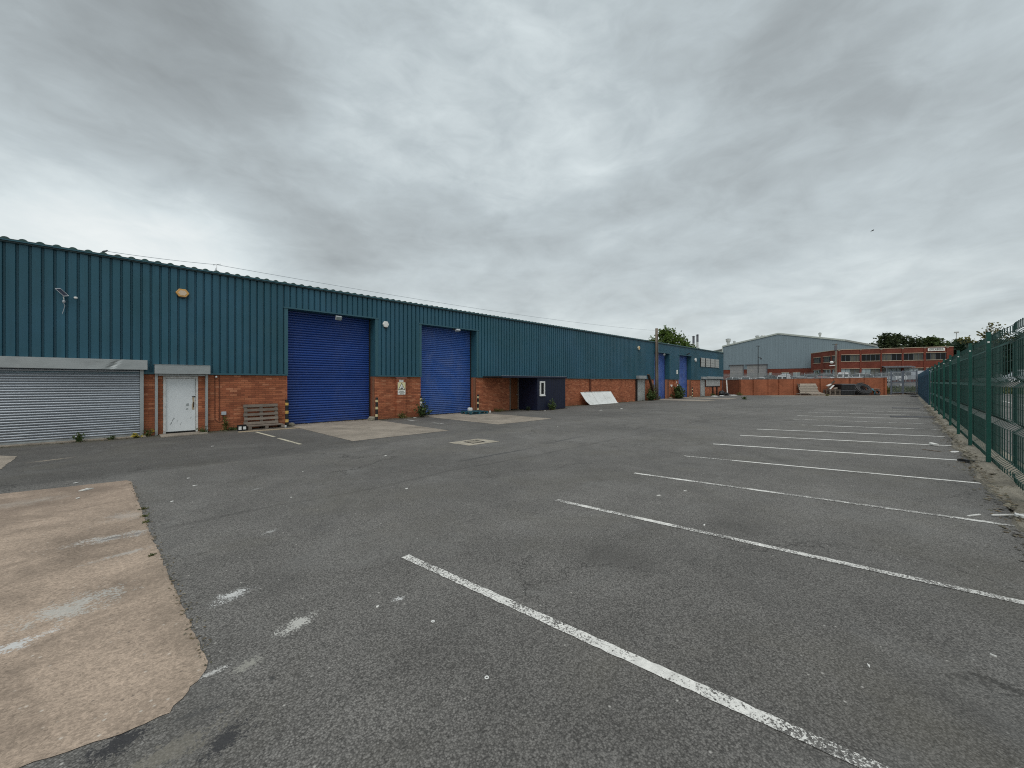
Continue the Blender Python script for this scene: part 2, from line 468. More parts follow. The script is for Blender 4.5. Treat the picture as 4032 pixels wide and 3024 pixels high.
def mat_shutter(name, col, rough, metal, haze, stretch):
    m, bb, p = newmat(name)
    P = pos(bb)
    x, y, z = bb.sep(P)
    a = bb.noise(bb.comb(bb.m('MULTIPLY', x, stretch), 0.0, z), 0.9, 5.0, 0.65, 0.6)
    f = bb.noise(bb.comb(x, y, bb.m('MULTIPLY', z, 8.0)), 5.0, 4.0, 0.6)
    k = bb.m('MULTIPLY', bb.remap(a, 0.3, 0.7, 0.86, 1.14), bb.remap(f, 0.3, 0.7, 0.92, 1.08))
    c = bb.mix(1.0, col, bb.comb(k, k, k), 'MULTIPLY')
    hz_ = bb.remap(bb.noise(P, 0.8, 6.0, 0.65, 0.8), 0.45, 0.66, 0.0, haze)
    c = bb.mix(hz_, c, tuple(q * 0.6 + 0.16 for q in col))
    gr_ = bb.m('MULTIPLY', bb.remap(z, 0.05, 0.9, 0.5, 0.0), bb.remap(bb.noise(bb.comb(bb.m('MULTIPLY', x, 2.0), y, bb.m('MULTIPLY', z, 3.0)), 1.6, 5.0, 0.7), 0.38, 0.62, 0.0, 1.0))
    c = bb.mix(gr_, c, tuple(q * 0.35 + 0.03 for q in col))
    sc_ = bb.remap(bb.noise(bb.comb(bb.m('MULTIPLY', x, 0.7), y, bb.m('MULTIPLY', z, 9.0)), 3.0, 4.0, 0.7), 0.60, 0.72, 0.0, 0.22)
    c = bb.mix(sc_, c, tuple(q * 0.5 + 0.12 for q in col))
    bb.set(p.inputs['Base Color'], c)
    p.inputs['Roughness'].default_value = rough
    p.inputs['Metallic'].default_value = metal
    return m


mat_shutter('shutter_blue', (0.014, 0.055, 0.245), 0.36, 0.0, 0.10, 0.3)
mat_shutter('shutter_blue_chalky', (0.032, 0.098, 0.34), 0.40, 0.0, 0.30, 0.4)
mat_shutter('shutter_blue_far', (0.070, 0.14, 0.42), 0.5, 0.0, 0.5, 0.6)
mat_shutter('shutter_steel', (0.37, 0.40, 0.435), 0.36, 0.7, 0.1, 0.3)
mat_shutter('galvanised', (0.36, 0.385, 0.385), 0.52, 0.35, 0.25, 1.0)
mat_shutter('galvanised_far', (0.42, 0.42, 0.40), 0.6, 0.2, 0.3, 1.0)
simple('door_white', (0.72, 0.75, 0.76), 0.5, var=0.05, scale=2, dirt=((0.45, 0.46, 0.46), 0.15, 3.0))
simple('frame_white', (0.66, 0.66, 0.64), 0.55, var=0.12, scale=6, dirt=((0.25, 0.22, 0.2), 0.5, 8.0))
simple('door_wood', (0.17, 0.060, 0.022), 0.5, var=0.25, scale=3, stretch=(6, 6, 0.5))
simple('navy', (0.006, 0.0095, 0.030), 0.55, var=0.25, scale=2.2, stretch=(3, 3, 0.6))
simple('black_felt', (0.02, 0.022, 0.024), 0.85, var=0.3)
simple('black_paint', (0.018, 0.018, 0.018), 0.5, var=0.3, scale=8)
simple('black_plastic', (0.014, 0.015, 0.016), 0.45, var=0.3, scale=6)
simple('rubber', (0.030, 0.030, 0.032), 0.42, var=0.3, scale=6, dirt=((0.09, 0.085, 0.08), 0.4, 4))
simple('yellow_band', (0.62, 0.40, 0.10), 0.5, var=0.2, scale=10, dirt=((0.10, 0.08, 0.04), 0.6, 14))
simple('cream_band', (0.62, 0.53, 0.30), 0.55, var=0.2, scale=10, dirt=((0.15, 0.13, 0.09), 0.6, 14))
simple('white_band', (0.72, 0.72, 0.68), 0.55, var=0.15, scale=10, dirt=((0.2, 0.2, 0.17), 0.5, 14))
simple('wood_grey', (0.20, 0.165, 0.135), 0.85, var=0.35, scale=4, stretch=(1, 4, 4), rnd=0.22)
simple('wood_pale', (0.45, 0.36, 0.25), 0.8, var=0.25, scale=4)
simple('wood_bleached', (0.36, 0.31, 0.255), 0.85, var=0.3, scale=3, rnd=0.2, dirt=((0.13, 0.11, 0.09), 0.6, 3))
simple('wood_dark', (0.075, 0.05, 0.035), 0.85, var=0.35, scale=4)
simple('wood_teal', (0.024, 0.10, 0.13), 0.6, var=0.3, scale=4, rnd=0.15, dirt=((0.015, 0.03, 0.035), 0.6, 5))
simple('pole_wood', (0.20, 0.165, 0.13), 0.9, var=0.35, scale=2, stretch=(4, 4, 0.4), dirt=((0.06, 0.04, 0.03), 0.6, 1.0))
simple('white_panel', (0.78, 0.79, 0.77), 0.5, var=0.07, scale=2, dirt=((0.40, 0.38, 0.33), 0.35, 3.0))
simple('white_plastic', (0.74, 0.74, 0.71), 0.5, var=0.06, scale=5)
simple('cream_plastic', (0.62, 0.58, 0.44), 0.5, var=0.1, scale=5)
simple('orange_plastic', (0.66, 0.36, 0.10), 0.5, var=0.1, scale=6, dirt=((0.5, 0.4, 0.28), 0.3, 8))
simple('label_pale', (0.66, 0.52, 0.38), 0.6, var=0.1)
simple('grey_box', (0.40, 0.43, 0.46), 0.5, var=0.08)
simple('conduit_brown', (0.13, 0.045, 0.025), 0.8, var=0.2)
simple('glass_dark', (0.008, 0.009, 0.009), 0.25, var=0.2, scale=1, spec=0.25)
simple('glass_blind', (0.085, 0.085, 0.068), 0.35, var=0.5, scale=1.2, stretch=(1, 3, 0.3))
simple('glass_pale', (0.30, 0.36, 0.37), 0.3, var=0.35, scale=0.9, stretch=(1, 2, 0.3))
simple('solar_cell', (0.02, 0.025, 0.045), 0.2, var=0.2)
simple('alu', (0.55, 0.56, 0.57), 0.4, metal=0.5, var=0.1)
simple('iron', (0.055, 0.05, 0.045), 0.7, metal=0.3, var=0.35, scale=10)
simple('fence_green', (0.008, 0.072, 0.055), 0.42, var=0.2, scale=3)
simple('mesh_green', (0.007, 0.052, 0.040), 0.5, var=0.15, scale=3)
simple('fence_blue', (0.022, 0.058, 0.090), 0.5, var=0.3, scale=2)
simple('palisade', (0.25, 0.265, 0.27), 0.55, metal=0.2, var=0.2, scale=3)
simple('gate_steel', (0.13, 0.15, 0.18), 0.6, metal=0.2, var=0.25, scale=3)
simple('shed_clad', (0.205, 0.265, 0.295), 0.6, var=0.08, scale=0.5, stretch=(1, 3, 0.3))
simple('shed_trim', (0.42, 0.46, 0.42), 0.6, var=0.1)
simple('shed_roof', (0.30, 0.32, 0.30), 0.7, var=0.15)
simple('shed_door', (0.27, 0.27, 0.27), 0.6, var=0.12, scale=1.0, dirt=((0.40, 0.38, 0.32), 0.4, 0.8))
simple('stone_band', (0.50, 0.40, 0.29), 0.8, var=0.15)
simple('stack_dark', (0.13, 0.135, 0.15), 0.6, var=0.1)
simple('stack_pale', (0.52, 0.53, 0.51), 0.5, var=0.15, metal=0.3)
simple('tile_cap', (0.20, 0.085, 0.065), 0.8, var=0.25, scale=6)
simple('paper', (0.74, 0.73, 0.69), 0.8, var=0.1)
simple('stone_grey', (0.24, 0.22, 0.17), 0.9, var=0.4, scale=9, bumpk=0.4)
simple('sign_white', (0.80, 0.80, 0.74), 0.5, var=0.05)
simple('sign_yellow', (0.76, 0.70, 0.40), 0.5, var=0.08)
simple('sign_black', (0.02, 0.025, 0.02), 0.5, var=0.1)
simple('sign_grey', (0.30, 0.33, 0.36), 0.5, var=0.1)
simple('hose_cyan', (0.05, 0.24, 0.30), 0.5, var=0.2)
simple('coping', (0.17, 0.10, 0.085), 0.85, var=0.25, dirt=((0.34, 0.32, 0.28), 0.6, 1.5))
simple('car_white', (0.72, 0.74, 0.75), 0.22, var=0.04, spec=0.6)
simple('car_silver', (0.38, 0.40, 0.42), 0.25, metal=0.6, var=0.05)
simple('car_red', (0.40, 0.045, 0.04), 0.25, var=0.05, spec=0.6)
simple('car_dark', (0.035, 0.04, 0.05), 0.22, var=0.1, spec=0.6)
simple('car_glass', (0.03, 0.04, 0.045), 0.08, var=0.1, spec=0.7)
simple('tail_red', (0.35, 0.02, 0.02), 0.3, var=0.1)
simple('bark', (0.07, 0.055, 0.04), 0.95, var=0.4, scale=4)


def mat_leaf(name, cols, trans=0.25):
    m, bb, p = newmat(name)
    g = bb.n('ShaderNodeNewGeometry').outputs['Random Per Island']
    n = len(cols)
    c = bb.ramp(g, [(i / max(1, n - 1), cc) for i, cc in enumerate(cols)])
    P = pos(bb)
    k = bb.remap(bb.noise(P, 0.7, 3.0), 0.3, 0.7, 0.75, 1.25)
    c = bb.mix(1.0, c, bb.comb(k, k, k), 'MULTIPLY')
    bb.set(p.inputs['Base Color'], c)
    p.inputs['Roughness'].default_value = 0.55
    p.inputs['Specular IOR Level'].default_value = 0.3
    tr = bb.n('ShaderNodeBsdfTranslucent', {'Color': c})
    mxs = bb.n('ShaderNodeMixShader', {0: trans, 1: p.outputs[0], 2: tr.outputs[0]})
    o = [q for q in bb.nt.nodes if q.type == 'OUTPUT_MATERIAL'][0]
    bb.nt.links.new(mxs.outputs[0], o.inputs[0])
    return m


mat_leaf('leaf_bright', [(0.075, 0.13, 0.022), (0.11, 0.175, 0.03), (0.06, 0.10, 0.02), (0.13, 0.19, 0.045)])
mat_leaf('leaf_dark', [(0.036, 0.055, 0.024), (0.055, 0.078, 0.028), (0.026, 0.042, 0.02), (0.085, 0.10, 0.04)])
mat_leaf('leaf_mid', [(0.060, 0.10, 0.028), (0.085, 0.13, 0.035), (0.04, 0.065, 0.02), (0.12, 0.15, 0.055)])
mat_leaf('leaf_hedge', [(0.016, 0.040, 0.022), (0.022, 0.050, 0.024), (0.014, 0.032, 0.018), (0.035, 0.06, 0.03)])
mat_leaf('leaf_weed', [(0.055, 0.095, 0.03), (0.08, 0.13, 0.035), (0.045, 0.075, 0.03), (0.13, 0.15, 0.06)])
mat_leaf('leaf_olive', [(0.12, 0.115, 0.03), (0.17, 0.15, 0.045), (0.09, 0.10, 0.03), (0.2, 0.17, 0.07)])
mat_leaf('petal', [(0.62, 0.48, 0.06), (0.7, 0.55, 0.08)])
mat_leaf('grass_far', [(0.06, 0.085, 0.03), (0.09, 0.11, 0.04), (0.12, 0.12, 0.055)])

# ------------------------------------------------------------------ geometry helpers
WL = {}


def wloc(o):
    return WL.get(o.name, Vector((0, 0, 0))) if o else Vector((0, 0, 0))


class MB:
    def __init__(self):
        self.v = []
        self.f = []

    def add(self, vs, fs):
        k = len(self.v)
        self.v += [tuple(q) for q in vs]
        self.f += [tuple(i + k for i in f) for f in fs]
        return self

    def box(self, x0, x1, y0, y1, z0, z1):
        vs = [(x0, y0, z0), (x1, y0, z0), (x1, y1, z0), (x0, y1, z0), (x0, y0, z1), (x1, y0, z1), (x1, y1, z1), (x0, y1, z1)]
        return self.add(vs, [(0, 3, 2, 1), (4, 5, 6, 7), (0, 1, 5, 4), (1, 2, 6, 5), (2, 3, 7, 6), (3, 0, 4, 7)])

    def obox(self, c, ax, ay, az):
        """oriented box: centre and three half-axis vectors"""
        c, ax, ay, az = Vector(c), Vector(ax), Vector(ay), Vector(az)
        vs = [c + sx * ax + sy * ay + sz * az for sz in (-1, 1) for sx, sy in ((-1, -1), (1, -1), (1, 1), (-1, 1))]
        return self.add(vs, [(0, 3, 2, 1), (4, 5, 6, 7), (0, 1, 5, 4), (1, 2, 6, 5), (2, 3, 7, 6), (3, 0, 4, 7)])

    def beam(self, p0, p1, w, t, up=(0, 0, 1)):
        p0, p1 = Vector(p0), Vector(p1)
        d = (p1 - p0)
        L = d.length
        d = d / L
        s = d.cross(Vector(up))
        if s.length < 1e-4:
            s = d.cross(Vector((1, 0, 0)))
        s.normalize()
        u = s.cross(d).normalized()
        return self.obox((p0 + p1) / 2, d * L / 2, s * w / 2, u * t / 2)

    def tube(self, pts, rad, n=8, cap=True):
        pts = [Vector(q) for q in pts]
        rs = rad if isinstance(rad, (list, tuple)) else [rad] * len(pts)
        rings = []
        for i, q in enumerate(pts):
            if i == 0:
                d = pts[1] - pts[0]
            elif i == len(pts) - 1:
                d = pts[-1] - pts[-2]
            else:
                d = pts[i + 1] - pts[i - 1]
            d.normalize()
            ref = Vector((0, 0, 1)) if abs(d.z) < 0.95 else Vector((1, 0, 0))
            s = d.cross(ref).normalized()
            u = s.cross(d).normalized()
            rings.append([q + rs[i] * (math.cos(2 * math.pi * j / n) * s + math.sin(2 * math.pi * j / n) * u) for j in range(n)])
        vs = [q for r in rings for q in r]
        fs = []
        for i in range(len(rings) - 1):
            for j in range(n):
                a, b_ = i * n + j, i * n + (j + 1) % n
                fs.append((a, a + n, b_ + n, b_))
        if cap:
            fs.append(tuple(range(n)))
            fs.append(tuple(range((len(rings) - 1) * n, len(rings) * n))[::-1])
        return self.add(vs, fs)

    def lathe(self, c, prof, n=16):
        c = Vector(c)
        vs, fs = [], []
        for r, z in prof:
            for j in range(n):
                a = 2 * math.pi * j / n
                vs.append(c + Vector((r * math.cos(a), r * math.sin(a), z)))
        for i in range(len(prof) - 1):
            for j in range(n):
                a, b_ = i * n + j, i * n + (j + 1) % n
                fs.append((a, b_, b_ + n, a + n))
        fs.append(tuple(range(n))[::-1])
        fs.append(tuple(range((len(prof) - 1) * n, len(prof) * n)))
        return self.add(vs, fs)

    def prism(self, poly, axis, a0, a1):
        """polygon (2D, counter-clockwise) extruded along an axis: 'x' (poly = y,z), 'y' (x,z), 'z' (x,y)"""
        def mk(p, a):
            return {'x': (a, p[0], p[1]), 'y': (p[0], a, p[1]), 'z': (p[0], p[1], a)}[axis]
        n = len(poly)
        vs = [mk(q, a0) for q in poly] + [mk(q, a1) for q in poly]
        fs = [tuple(range(n))[::-1], tuple(range(n, 2 * n))]
        for i in range(n):
            j = (i + 1) % n
            fs.append((i, j, j + n, i + n))
        return self.add(vs, fs)

    def build(self, name, mat, parent=None, origin=None, smooth=False, bevel=0.0):
        if origin is None:
            lo = [min(q[i] for q in self.v) for i in range(3)]
            hi = [max(q[i] for q in self.v) for i in range(3)]
            origin = Vector(((lo[0] + hi[0]) / 2, (lo[1] + hi[1]) / 2, lo[2]))
        origin = Vector(origin)
        me = bpy.data.meshes.new(name)
        me.from_pydata([(q[0] - origin.x, q[1] - origin.y, q[2] - origin.z) for q in self.v], [], self.f)
        bm = bmesh.new()
        bm.from_mesh(me)
        bmesh.ops.recalc_face_normals(bm, faces=bm.faces)
        if bevel:
            bmesh.ops.bevel(bm, geom=[e for e in bm.edges if len(e.link_faces) == 2 and e.calc_face_angle(0) > 0.6],
                            offset=bevel, segments=1, affect='EDGES', clamp_overlap=True)
        bm.to_mesh(me)
        bm.free()
        if smooth:
            for q in me.polygons:
                q.use_smooth = True
        me.materials.append(MATS[mat])
        return place(name, me, origin, parent)


def place(name, me, origin, parent=None):
    o = bpy.data.objects.new(name, me)
    COL.objects.link(o)
    o.parent = parent
    o.location = Vector(origin) - wloc(parent)
    WL[o.name] = Vector(origin)
    return o


def tag(o, label, cat, group=None):
    o['label'] = label
    o['category'] = cat
    if group:
        o['group'] = group
    return o


def struct(o):
    o['kind'] = 'structure'
    return o


def stuff(o):
    o['kind'] = 'stuff'
    return o


def thing(name, label, cat, loc, group=None):
    o = bpy.data.objects.new(name, None)
    COL.objects.link(o)
    o.empty_display_size = 0.2
    o.location = loc
    WL[o.name] = Vector(loc)
    return tag(o, label, cat, group)


def dup(root, loc, rz=0.0, label=None, rot=None):
    def rec(o, par):
        c = o.copy()
        COL.objects.link(c)
        c.parent = par
        for ch in o.children:
            rec(ch, c)
        return c
    r = rec(root, None)
    r.location = loc
    r.rotation_euler = rot if rot else (0, 0, rz)
    if label:
        r['label'] = label
    return r


def text_mesh(body, size, mat, extrude=0.002, align='CENTER'):
    cu = bpy.data.curves.new('lettering', 'FONT')
    cu.body = body
    cu.size = size
    cu.extrude = extrude
    cu.align_x = align
    cu.align_y = 'CENTER'
    o = bpy.data.objects.new('lettering_source', cu)
    COL.objects.link(o)
    dg = bpy.context.evaluated_depsgraph_get()
    me = bpy.data.meshes.new_from_object(o.evaluated_get(dg))
    bpy.data.objects.remove(o)
    me.materials.clear()
    me.materials.append(MATS[mat])
    return me


def gz(X):
    k = min(1.0, max(0.0, (X - 74) / 34))
    return 1.75 * k * k * (3 - 2 * k)


# ================================================================== SETTING
# ground: one sheet to the horizon, level in the yard, rising beyond the far wall
def ground_sheet(name, xs, ys, mat, dz, skirt=False):
    vs = [(x, y, gz(x) + dz) for x in xs for y in ys]
    n = len(ys)
    fs = [(i * n + j, (i + 1) * n + j, (i + 1) * n + j + 1, i * n + j + 1) for i in range(len(xs) - 1) for j in range(n - 1)]
    mb = MB().add(vs, fs)
    return struct(mb.build(name, mat, origin=(0, 0, 0)))


ramp_x = [74 + 2 * i for i in range(18)]
ground_sheet('ground', [-900, -60, 20] + ramp_x + [115, 180, 400, 1500], [-1200, -300, -60, 0, 60, 300, 1200], 'dirt_ground', -0.03)
# asphalt yard
MB().add([(-30, -0.98, 0), (79, -0.98, 0), (79, 40, 0), (-30, 40, 0)], [(0, 1, 2, 3)]).build('yard', 'asphalt', origin=(0, 0, 0))['kind'] = 'structure'
ground_sheet('neighbouring_car_park', [-30, 40] + ramp_x + [150], [-60, -30, -1.75], 'asphalt_road', -0.006)
ground_sheet('far_car_park', [90.0] + [x for x in ramp_x if x > 91] + [121.5], [-1.7, 20, 48], 'asphalt_road', 0.0)

# broken verge along the fence, slightly heaped
random.seed(3)
xs = [-6 + 0.25 * i for i in range(int(52 / 0.25))]
vs, fs = [], []
for i, x in enumerate(xs):
    e = -0.93 + 0.05 * math.sin(x * 1.3) + 0.035 * math.sin(x * 4.1 + 1) + random.uniform(-0.03, 0.03)
    row = [(e, -0.004), (e - 0.03, 0.035), (-1.12, 0.06 + 0.03 * math.sin(x * 2.2)), (-1.32, 0.05 + 0.02 * math.sin(x * 3.1)), (-1.62, 0.03), (-1.80, -0.02)]
    vs += [(x, yy, zz + (random.uniform(-0.008, 0.008) if 0 < j < 5 else 0)) for j, (yy, zz) in enumerate(row)]
n = 6
fs = [(i * n + j, (i + 1) * n + j, (i + 1) * n + j + 1, i * n + j + 1) for i in range(len(xs) - 1) for j in range(n - 1)]
struct(MB().add(vs, fs).build('verge', 'gravel_verge', origin=(0, 0, 0)))
vs, fs = [], []
xs = [45.9 + 0.5 * i for i in range(80)]
for x in xs:
    vs += [(x, -0.90 + random.uniform(-0.06, 0.06), gz(x) - 0.004), (x, -1.1, gz(x) + 0.03), (x, -1.5, gz(x) + 0.03), (x, -1.85, gz(x) - 0.02)]
fs = [(i * 4 + j, (i + 1) * 4 + j, (i + 1) * 4 + j + 1, i * 4 + j + 1) for i in range(len(xs) - 1) for j in range(3)]
struct(MB().add(vs, fs).build('verge', 'gravel_verge', origin=(0, 0, 0)))


def rough_poly(pts, step, amp, z, mat, name, seed=1):
    rnd = random.Random(seed)
    out = []
    for i, a in enumerate(pts):
        c = pts[(i + 1) % len(pts)]
        L = math.dist(a, c)
        k = max(1, int(L / step))
        for j in range(k):
            t = j / k
            am = 0 if j == 0 else amp
            out.append((a[0] + (c[0] - a[0]) * t + rnd.uniform(-am, am), a[1] + (c[1] - a[1]) * t + rnd.uniform(-am, am), z))
    o = MB().add(out, [tuple(range(len(out)))]).build(name, mat, origin=(0, 0, 0))
    return struct(o)


rough_poly([(-7.0, 2.85), (-0.34, 2.82), (0.04, 2.72), (0.22, 2.715), (0.405, 2.97), (0.425, 3.05), (0.39, 3.95), (0.32, 6.29), (0.26, 9.5), (0.21, 9.66), (-1.18, 9.87), (-7, 10.6)],
           0.045, 0.010, 0.004, 'concrete_pink', 'concrete_slab', 2)
rough_poly([(-6, 11.6), (-1.51, 12.6), (-1.50, 14.6), (-1.8, 15.0), (-6, 15.6)], 0.15, 0.02, 0.005, 'concrete_apron', 'concrete_patch', 3)
rough_poly([(4.95, 11.40), (8.44, 11.46), (8.46, 17.6), (4.95, 17.6)], 0.15, 0.012, 0.006, 'concrete_apron', 'concrete_apron', 4)
rough_poly([(11.0, 11.68), (14.55, 11.76), (14.45, 17.6), (10.95, 17.6)], 0.15, 0.015, 0.006, 'concrete_apron', 'concrete_apron', 5)
rough_poly([(36.75, 12.6), (40.1, 12.6), (40.1, 17.6), (36.75, 17.6)], 0.3, 0.02, 0.006, 'concrete_apron', 'concrete_apron', 6)
rough_poly([(42.6, 12.4), (45.9, 12.4), (45.9, 17.6), (42.6, 17.6)], 0.3, 0.02, 0.006, 'concrete_apron', 'concrete_apron', 7)
rough_poly([(55.6, 11.2), (57.6, 12.6), (70.6, 1.8), (69.0, 0.3)], 0.4, 0.15, 0.005, 'concrete_apron', 'concrete_apron', 8)
rough_poly([(73.0, 1.7), (79, 1.6), (79, -0.9), (76, -0.9)], 0.4, 0.05, 0.005, 'concrete_apron', 'concrete_apron', 9)
rough_poly([(6.70, 9.18), (7.84, 9.21), (7.91, 8.31), (6.81, 8.36)], 0.06, 0.018, 0.006, 'concrete_patch', 'concrete_patch', 10)


def line(name, p0, p1, w, mat, z=0.0045, rag=0.005):
    p0, p1 = Vector(p0 + (0,)), Vector(p1 + (0,))
    d = (p1 - p0).normalized()
    s = Vector((-d.y, d.x, 0))
    L = (p1 - p0).length
    n = max(2, int(L / 0.05))
    vs = []
    for i in range(n + 1):
        q = p0 + d * L * i / n
        a, c = random.uniform(-rag, rag), random.uniform(-rag, rag)
        vs += [tuple(q + s * (w / 2 + a) + Vector((0, 0, z))), tuple(q - s * (w / 2 + c) + Vector((0, 0, z)))]
    fs = [(2 * i, 2 * i + 1, 2 * i + 3, 2 * i + 2) for i in range(n)]
    return struct(MB().add(vs, fs).build(name, mat, origin=(0, 0, 0)))


lines = [((2.05, 3.51), (2.46, -0.55), 'line_paint'), ((4.57, 3.61), (5.03, -0.95), 'line_paint'), ((6.95, 3.64), (7.6, -0.94), 'line_paint'),
         ((9.37, 3.66), (10.38, -0.90), 'line_paint'), ((11.75, 3.79), (13.13, -0.90), 'line_paint_far'), ((14.26, 3.79), (15.94, -0.95), 'line_paint_far'),
         ((16.56, 3.86), (18.44, -0.86), 'line_paint_far'), ((19.39, 2.95), (21.06, -0.90), 'line_paint_worn'), ((22.1, 3.82), (23.6, -0.6), 'line_paint_faint'),
         ((24.59, 3.92), (26.5, -0.43), 'line_paint_far'), ((27.6, 3.9), (29.6, -0.7), 'line_paint_faint'), ((30.44, 3.96), (32.54, -0.9), 'line_paint'),
         ((33.6, 2.2), (35.3, -0.8), 'line_paint_faint')]
for a, c, mt in lines:
    line('parking_line', a, c, 0.088 if a[0] < 10 else 0.115, mt)
line('parking_line', (3.53, 15.84), (3.62, 14.05), 0.09, 'line_paint_cream')
line('parking_line', (3.62, 13.61), (3.70, 11.84), 0.09, 'line_paint_cream')
line('parking_line', (9.44, 16.28), (9.52, 15.21), 0.08, 'line_paint_faint')
line('parking_line', (9.56, 14.2), (9.66, 13.2), 0.08, 'line_paint_faint')
for x0, x1 in ((43, 49.2), (50.6, 56.8), (58, 66)):
    line('road_line', (x0, -6.05), (x1, -6.2), 0.13, 'line_paint', 0.004)
for i in range(7):
    line('road_line', (14 + 2.6 * i, -6.1), (14.4 + 2.6 * i, -10.8), 0.09, 'line_paint', 0.004)

# ================================================================== THE TEAL WAREHOUSE
YB = 17.20            # face of the brickwork
YC = 17.13            # face of the cladding
XL, XR = -9.0, 56.88  # ends of the building
ZB, ZE = 1.97, 5.50   # top of brick, eaves
RIB0, RIBP = -1.99, 0.2245
ware = thing('warehouse', 'long teal ribbed metal warehouse on low red brick walls with blue roller doors', 'warehouse', (24, 20, 0))

OPEN = [(4.89, 8.48), (10.91, 14.48), (36.70, 40.15), (42.60, 45.97)]   # roller door openings
ZO = 4.59
REC = 0.45

# ---- brick walls
BL, BH, MJ = 0.215, 0.065, 0.010


def brick_cells(x0, x1, z0, z1):
    r = 0
    z = z0
    while z + BH * 0.6 < z1:
        zt = min(z + BH, z1)
        x = x0 - (0 if r % 2 == 0 else (BL + MJ) / 2)
        while x < x1 - 0.02:
            a, c = max(x, x0), min(x + BL, x1)
            if c - a > 0.03:
                yield a, c, z, zt
            x += BL + MJ
        z += BH + MJ
        r += 1


unit_brick = MB().box(-0.5, 0.5, -0.5, 0.5, -0.5, 0.5)
me_b = bpy.data.meshes.new('brick')
me_b.from_pydata(unit_brick.v, [], unit_brick.f)
me_b.materials.append(MATS['brick'])
random.seed(11)
n_ind = 0
walls = [(XL, -8.2), (0.755, 1.225), (2.125, 4.885), (8.485, 10.905), (14.485, 17.16), (18.16, 33.3), (34.72, 36.695), (40.155, 42.595), (45.975, 48.8), (50.1, XR)]
for wi, (x0, x1) in enumerate(walls):
    back = MB().box(x0, x1, YB + 0.007, YB + 0.22, 0, ZB).build('brick_wall', 'mortar', ware)
    joined = MB()
    for a, c, z0, z1 in brick_cells(x0, x1, 0.012, ZB - 0.002):
        j = random.uniform(-0.002, 0.002)
        if wi == 2 and n_ind < 300:
            o = bpy.data.objects.new('brick', me_b)
            COL.objects.link(o)
            o.parent = back
            o.scale = (c - a, 0.03, z1 - z0)
            o.location = Vector(((a + c) / 2, YB + 0.015 + j, (z0 + z1) / 2)) - wloc(back)
            n_ind += 1
        else:
            joined.box(a, c, YB + j, YB + 0.03 + j, z0, z1)
    if joined.v:
        stuff(joined.build('brickwork', 'brick', back))
# pilasters with tiled caps between the doors
for x0, x1, y0 in ((9.53, 9.99, 17.06), (25.85, 26.2, 17.05), (41.3, 41.7, 17.06)):
    back = MB().box(x0 + 0.004, x1 - 0.004, y0 + 0.006, YB + 0.1, 0, 1.88).build('pilaster', 'mortar', ware)
    jb = MB()
    for a, c, z0, z1 in brick_cells(x0, x1, 0.012, 1.875):
        jb.box(a, c, y0 + random.uniform(-0.002, 0.002), YB - 0.002, z0, z1)
    stuff(jb.build('brickwork', 'brick', back))
    MB().prism([(y0 - 0.05, 1.88), (y0 - 0.05, 1.905), (YB - 0.004, 1.955), (YB - 0.004, 1.93)], 'x', x0 - 0.05, x1 + 0.06).build('tile_cap', 'tile_cap', back)

# ---- cladding: trapezoidal sheets with narrow grooves
clad = MB()
# drip flashing, jamb and head trims
fl_runs = [(XL, OPEN[0][0] - 0.0), (OPEN[0][1], OPEN[1][0]), (OPEN[1][1], OPEN[2][0]), (OPEN[2][1], OPEN[3][0]), (OPEN[3][1], XR)]
for x0, x1 in fl_runs:
    clad.box(x0, x1, YC - 0.006, YC + 0.004, ZB + 0.005, ZB + 0.055)
    clad.box(x0, x1, YC - 0.022, YC - 0.004, ZB - 0.002, ZB + 0.012)
for x0, x1 in OPEN:
    clad.box(x0 - 0.13, x0, YC - 0.012, YC + 0.002, ZB + 0.06, ZO)
    clad.box(x1, x1 + 0.14, YC - 0.012, YC + 0.002, ZB + 0.06, ZO)
    clad.box(x0 - 0.16, x1 + 0.16, YC - 0.014, YC + 0.002, ZO + 0.002, ZO + 0.05)
    clad.box(x0 - 0.16, x1 + 0.16, YC - 0.03, YC - 0.012, ZO - 0.006, ZO + 0.010)
clad = clad.build('cladding', 'cladding_trim', ware)


def sheet(x0, x1, z0, z1):
    prof = [(x0, 0.0)]
    k = math.ceil((x0 - RIB0 - 0.04) / RIBP)
    while RIB0 + k * RIBP < x1 + 0.04:
        r = RIB0 + k * RIBP
        for dx_, dd in ((-0.034, 0.0), (-0.021, 0.055), (0.021, 0.055), (0.034, 0.0)):
            if x0 < r + dx_ < x1:
                prof.append((r + dx_, dd))
        k += 1
    prof.append((x1, 0.0))
    vs, fs = [], []
    for x, d in prof:
        vs += [(x, YC + d, z0), (x, YC + d, z1)]
    for i in range(len(prof) - 1):
        fs.append((2 * i, 2 * i + 2, 2 * i + 3, 2 * i + 1))
    return MB().add(vs, fs).build('cladding_sheet', 'cladding', clad)


def sheets(x0, x1, z0, z1):
    w = RIBP * 4
    k = math.floor((x0 - RIB0 - RIBP / 2) / w)
    x = x0
    while x < x1 - 0.01:
        k += 1
        nx = RIB0 + RIBP / 2 + k * w
        if nx - x < 0.2:
            continue
        if x1 - nx < 0.2:
            nx = x1
        nx = min(nx, x1)
        sheet(x, nx, z0, z1)
        x = nx


edges = [XL] + [q for o in OPEN for q in o] + [XR]
for i in range(0, len(edges), 2):
    a, c = edges[i], edges[i + 1]
    sheets(a, c, ZB + 0.01, ZE)
for a, c in OPEN:
    sheets(a, c, ZO + 0.02, ZE)

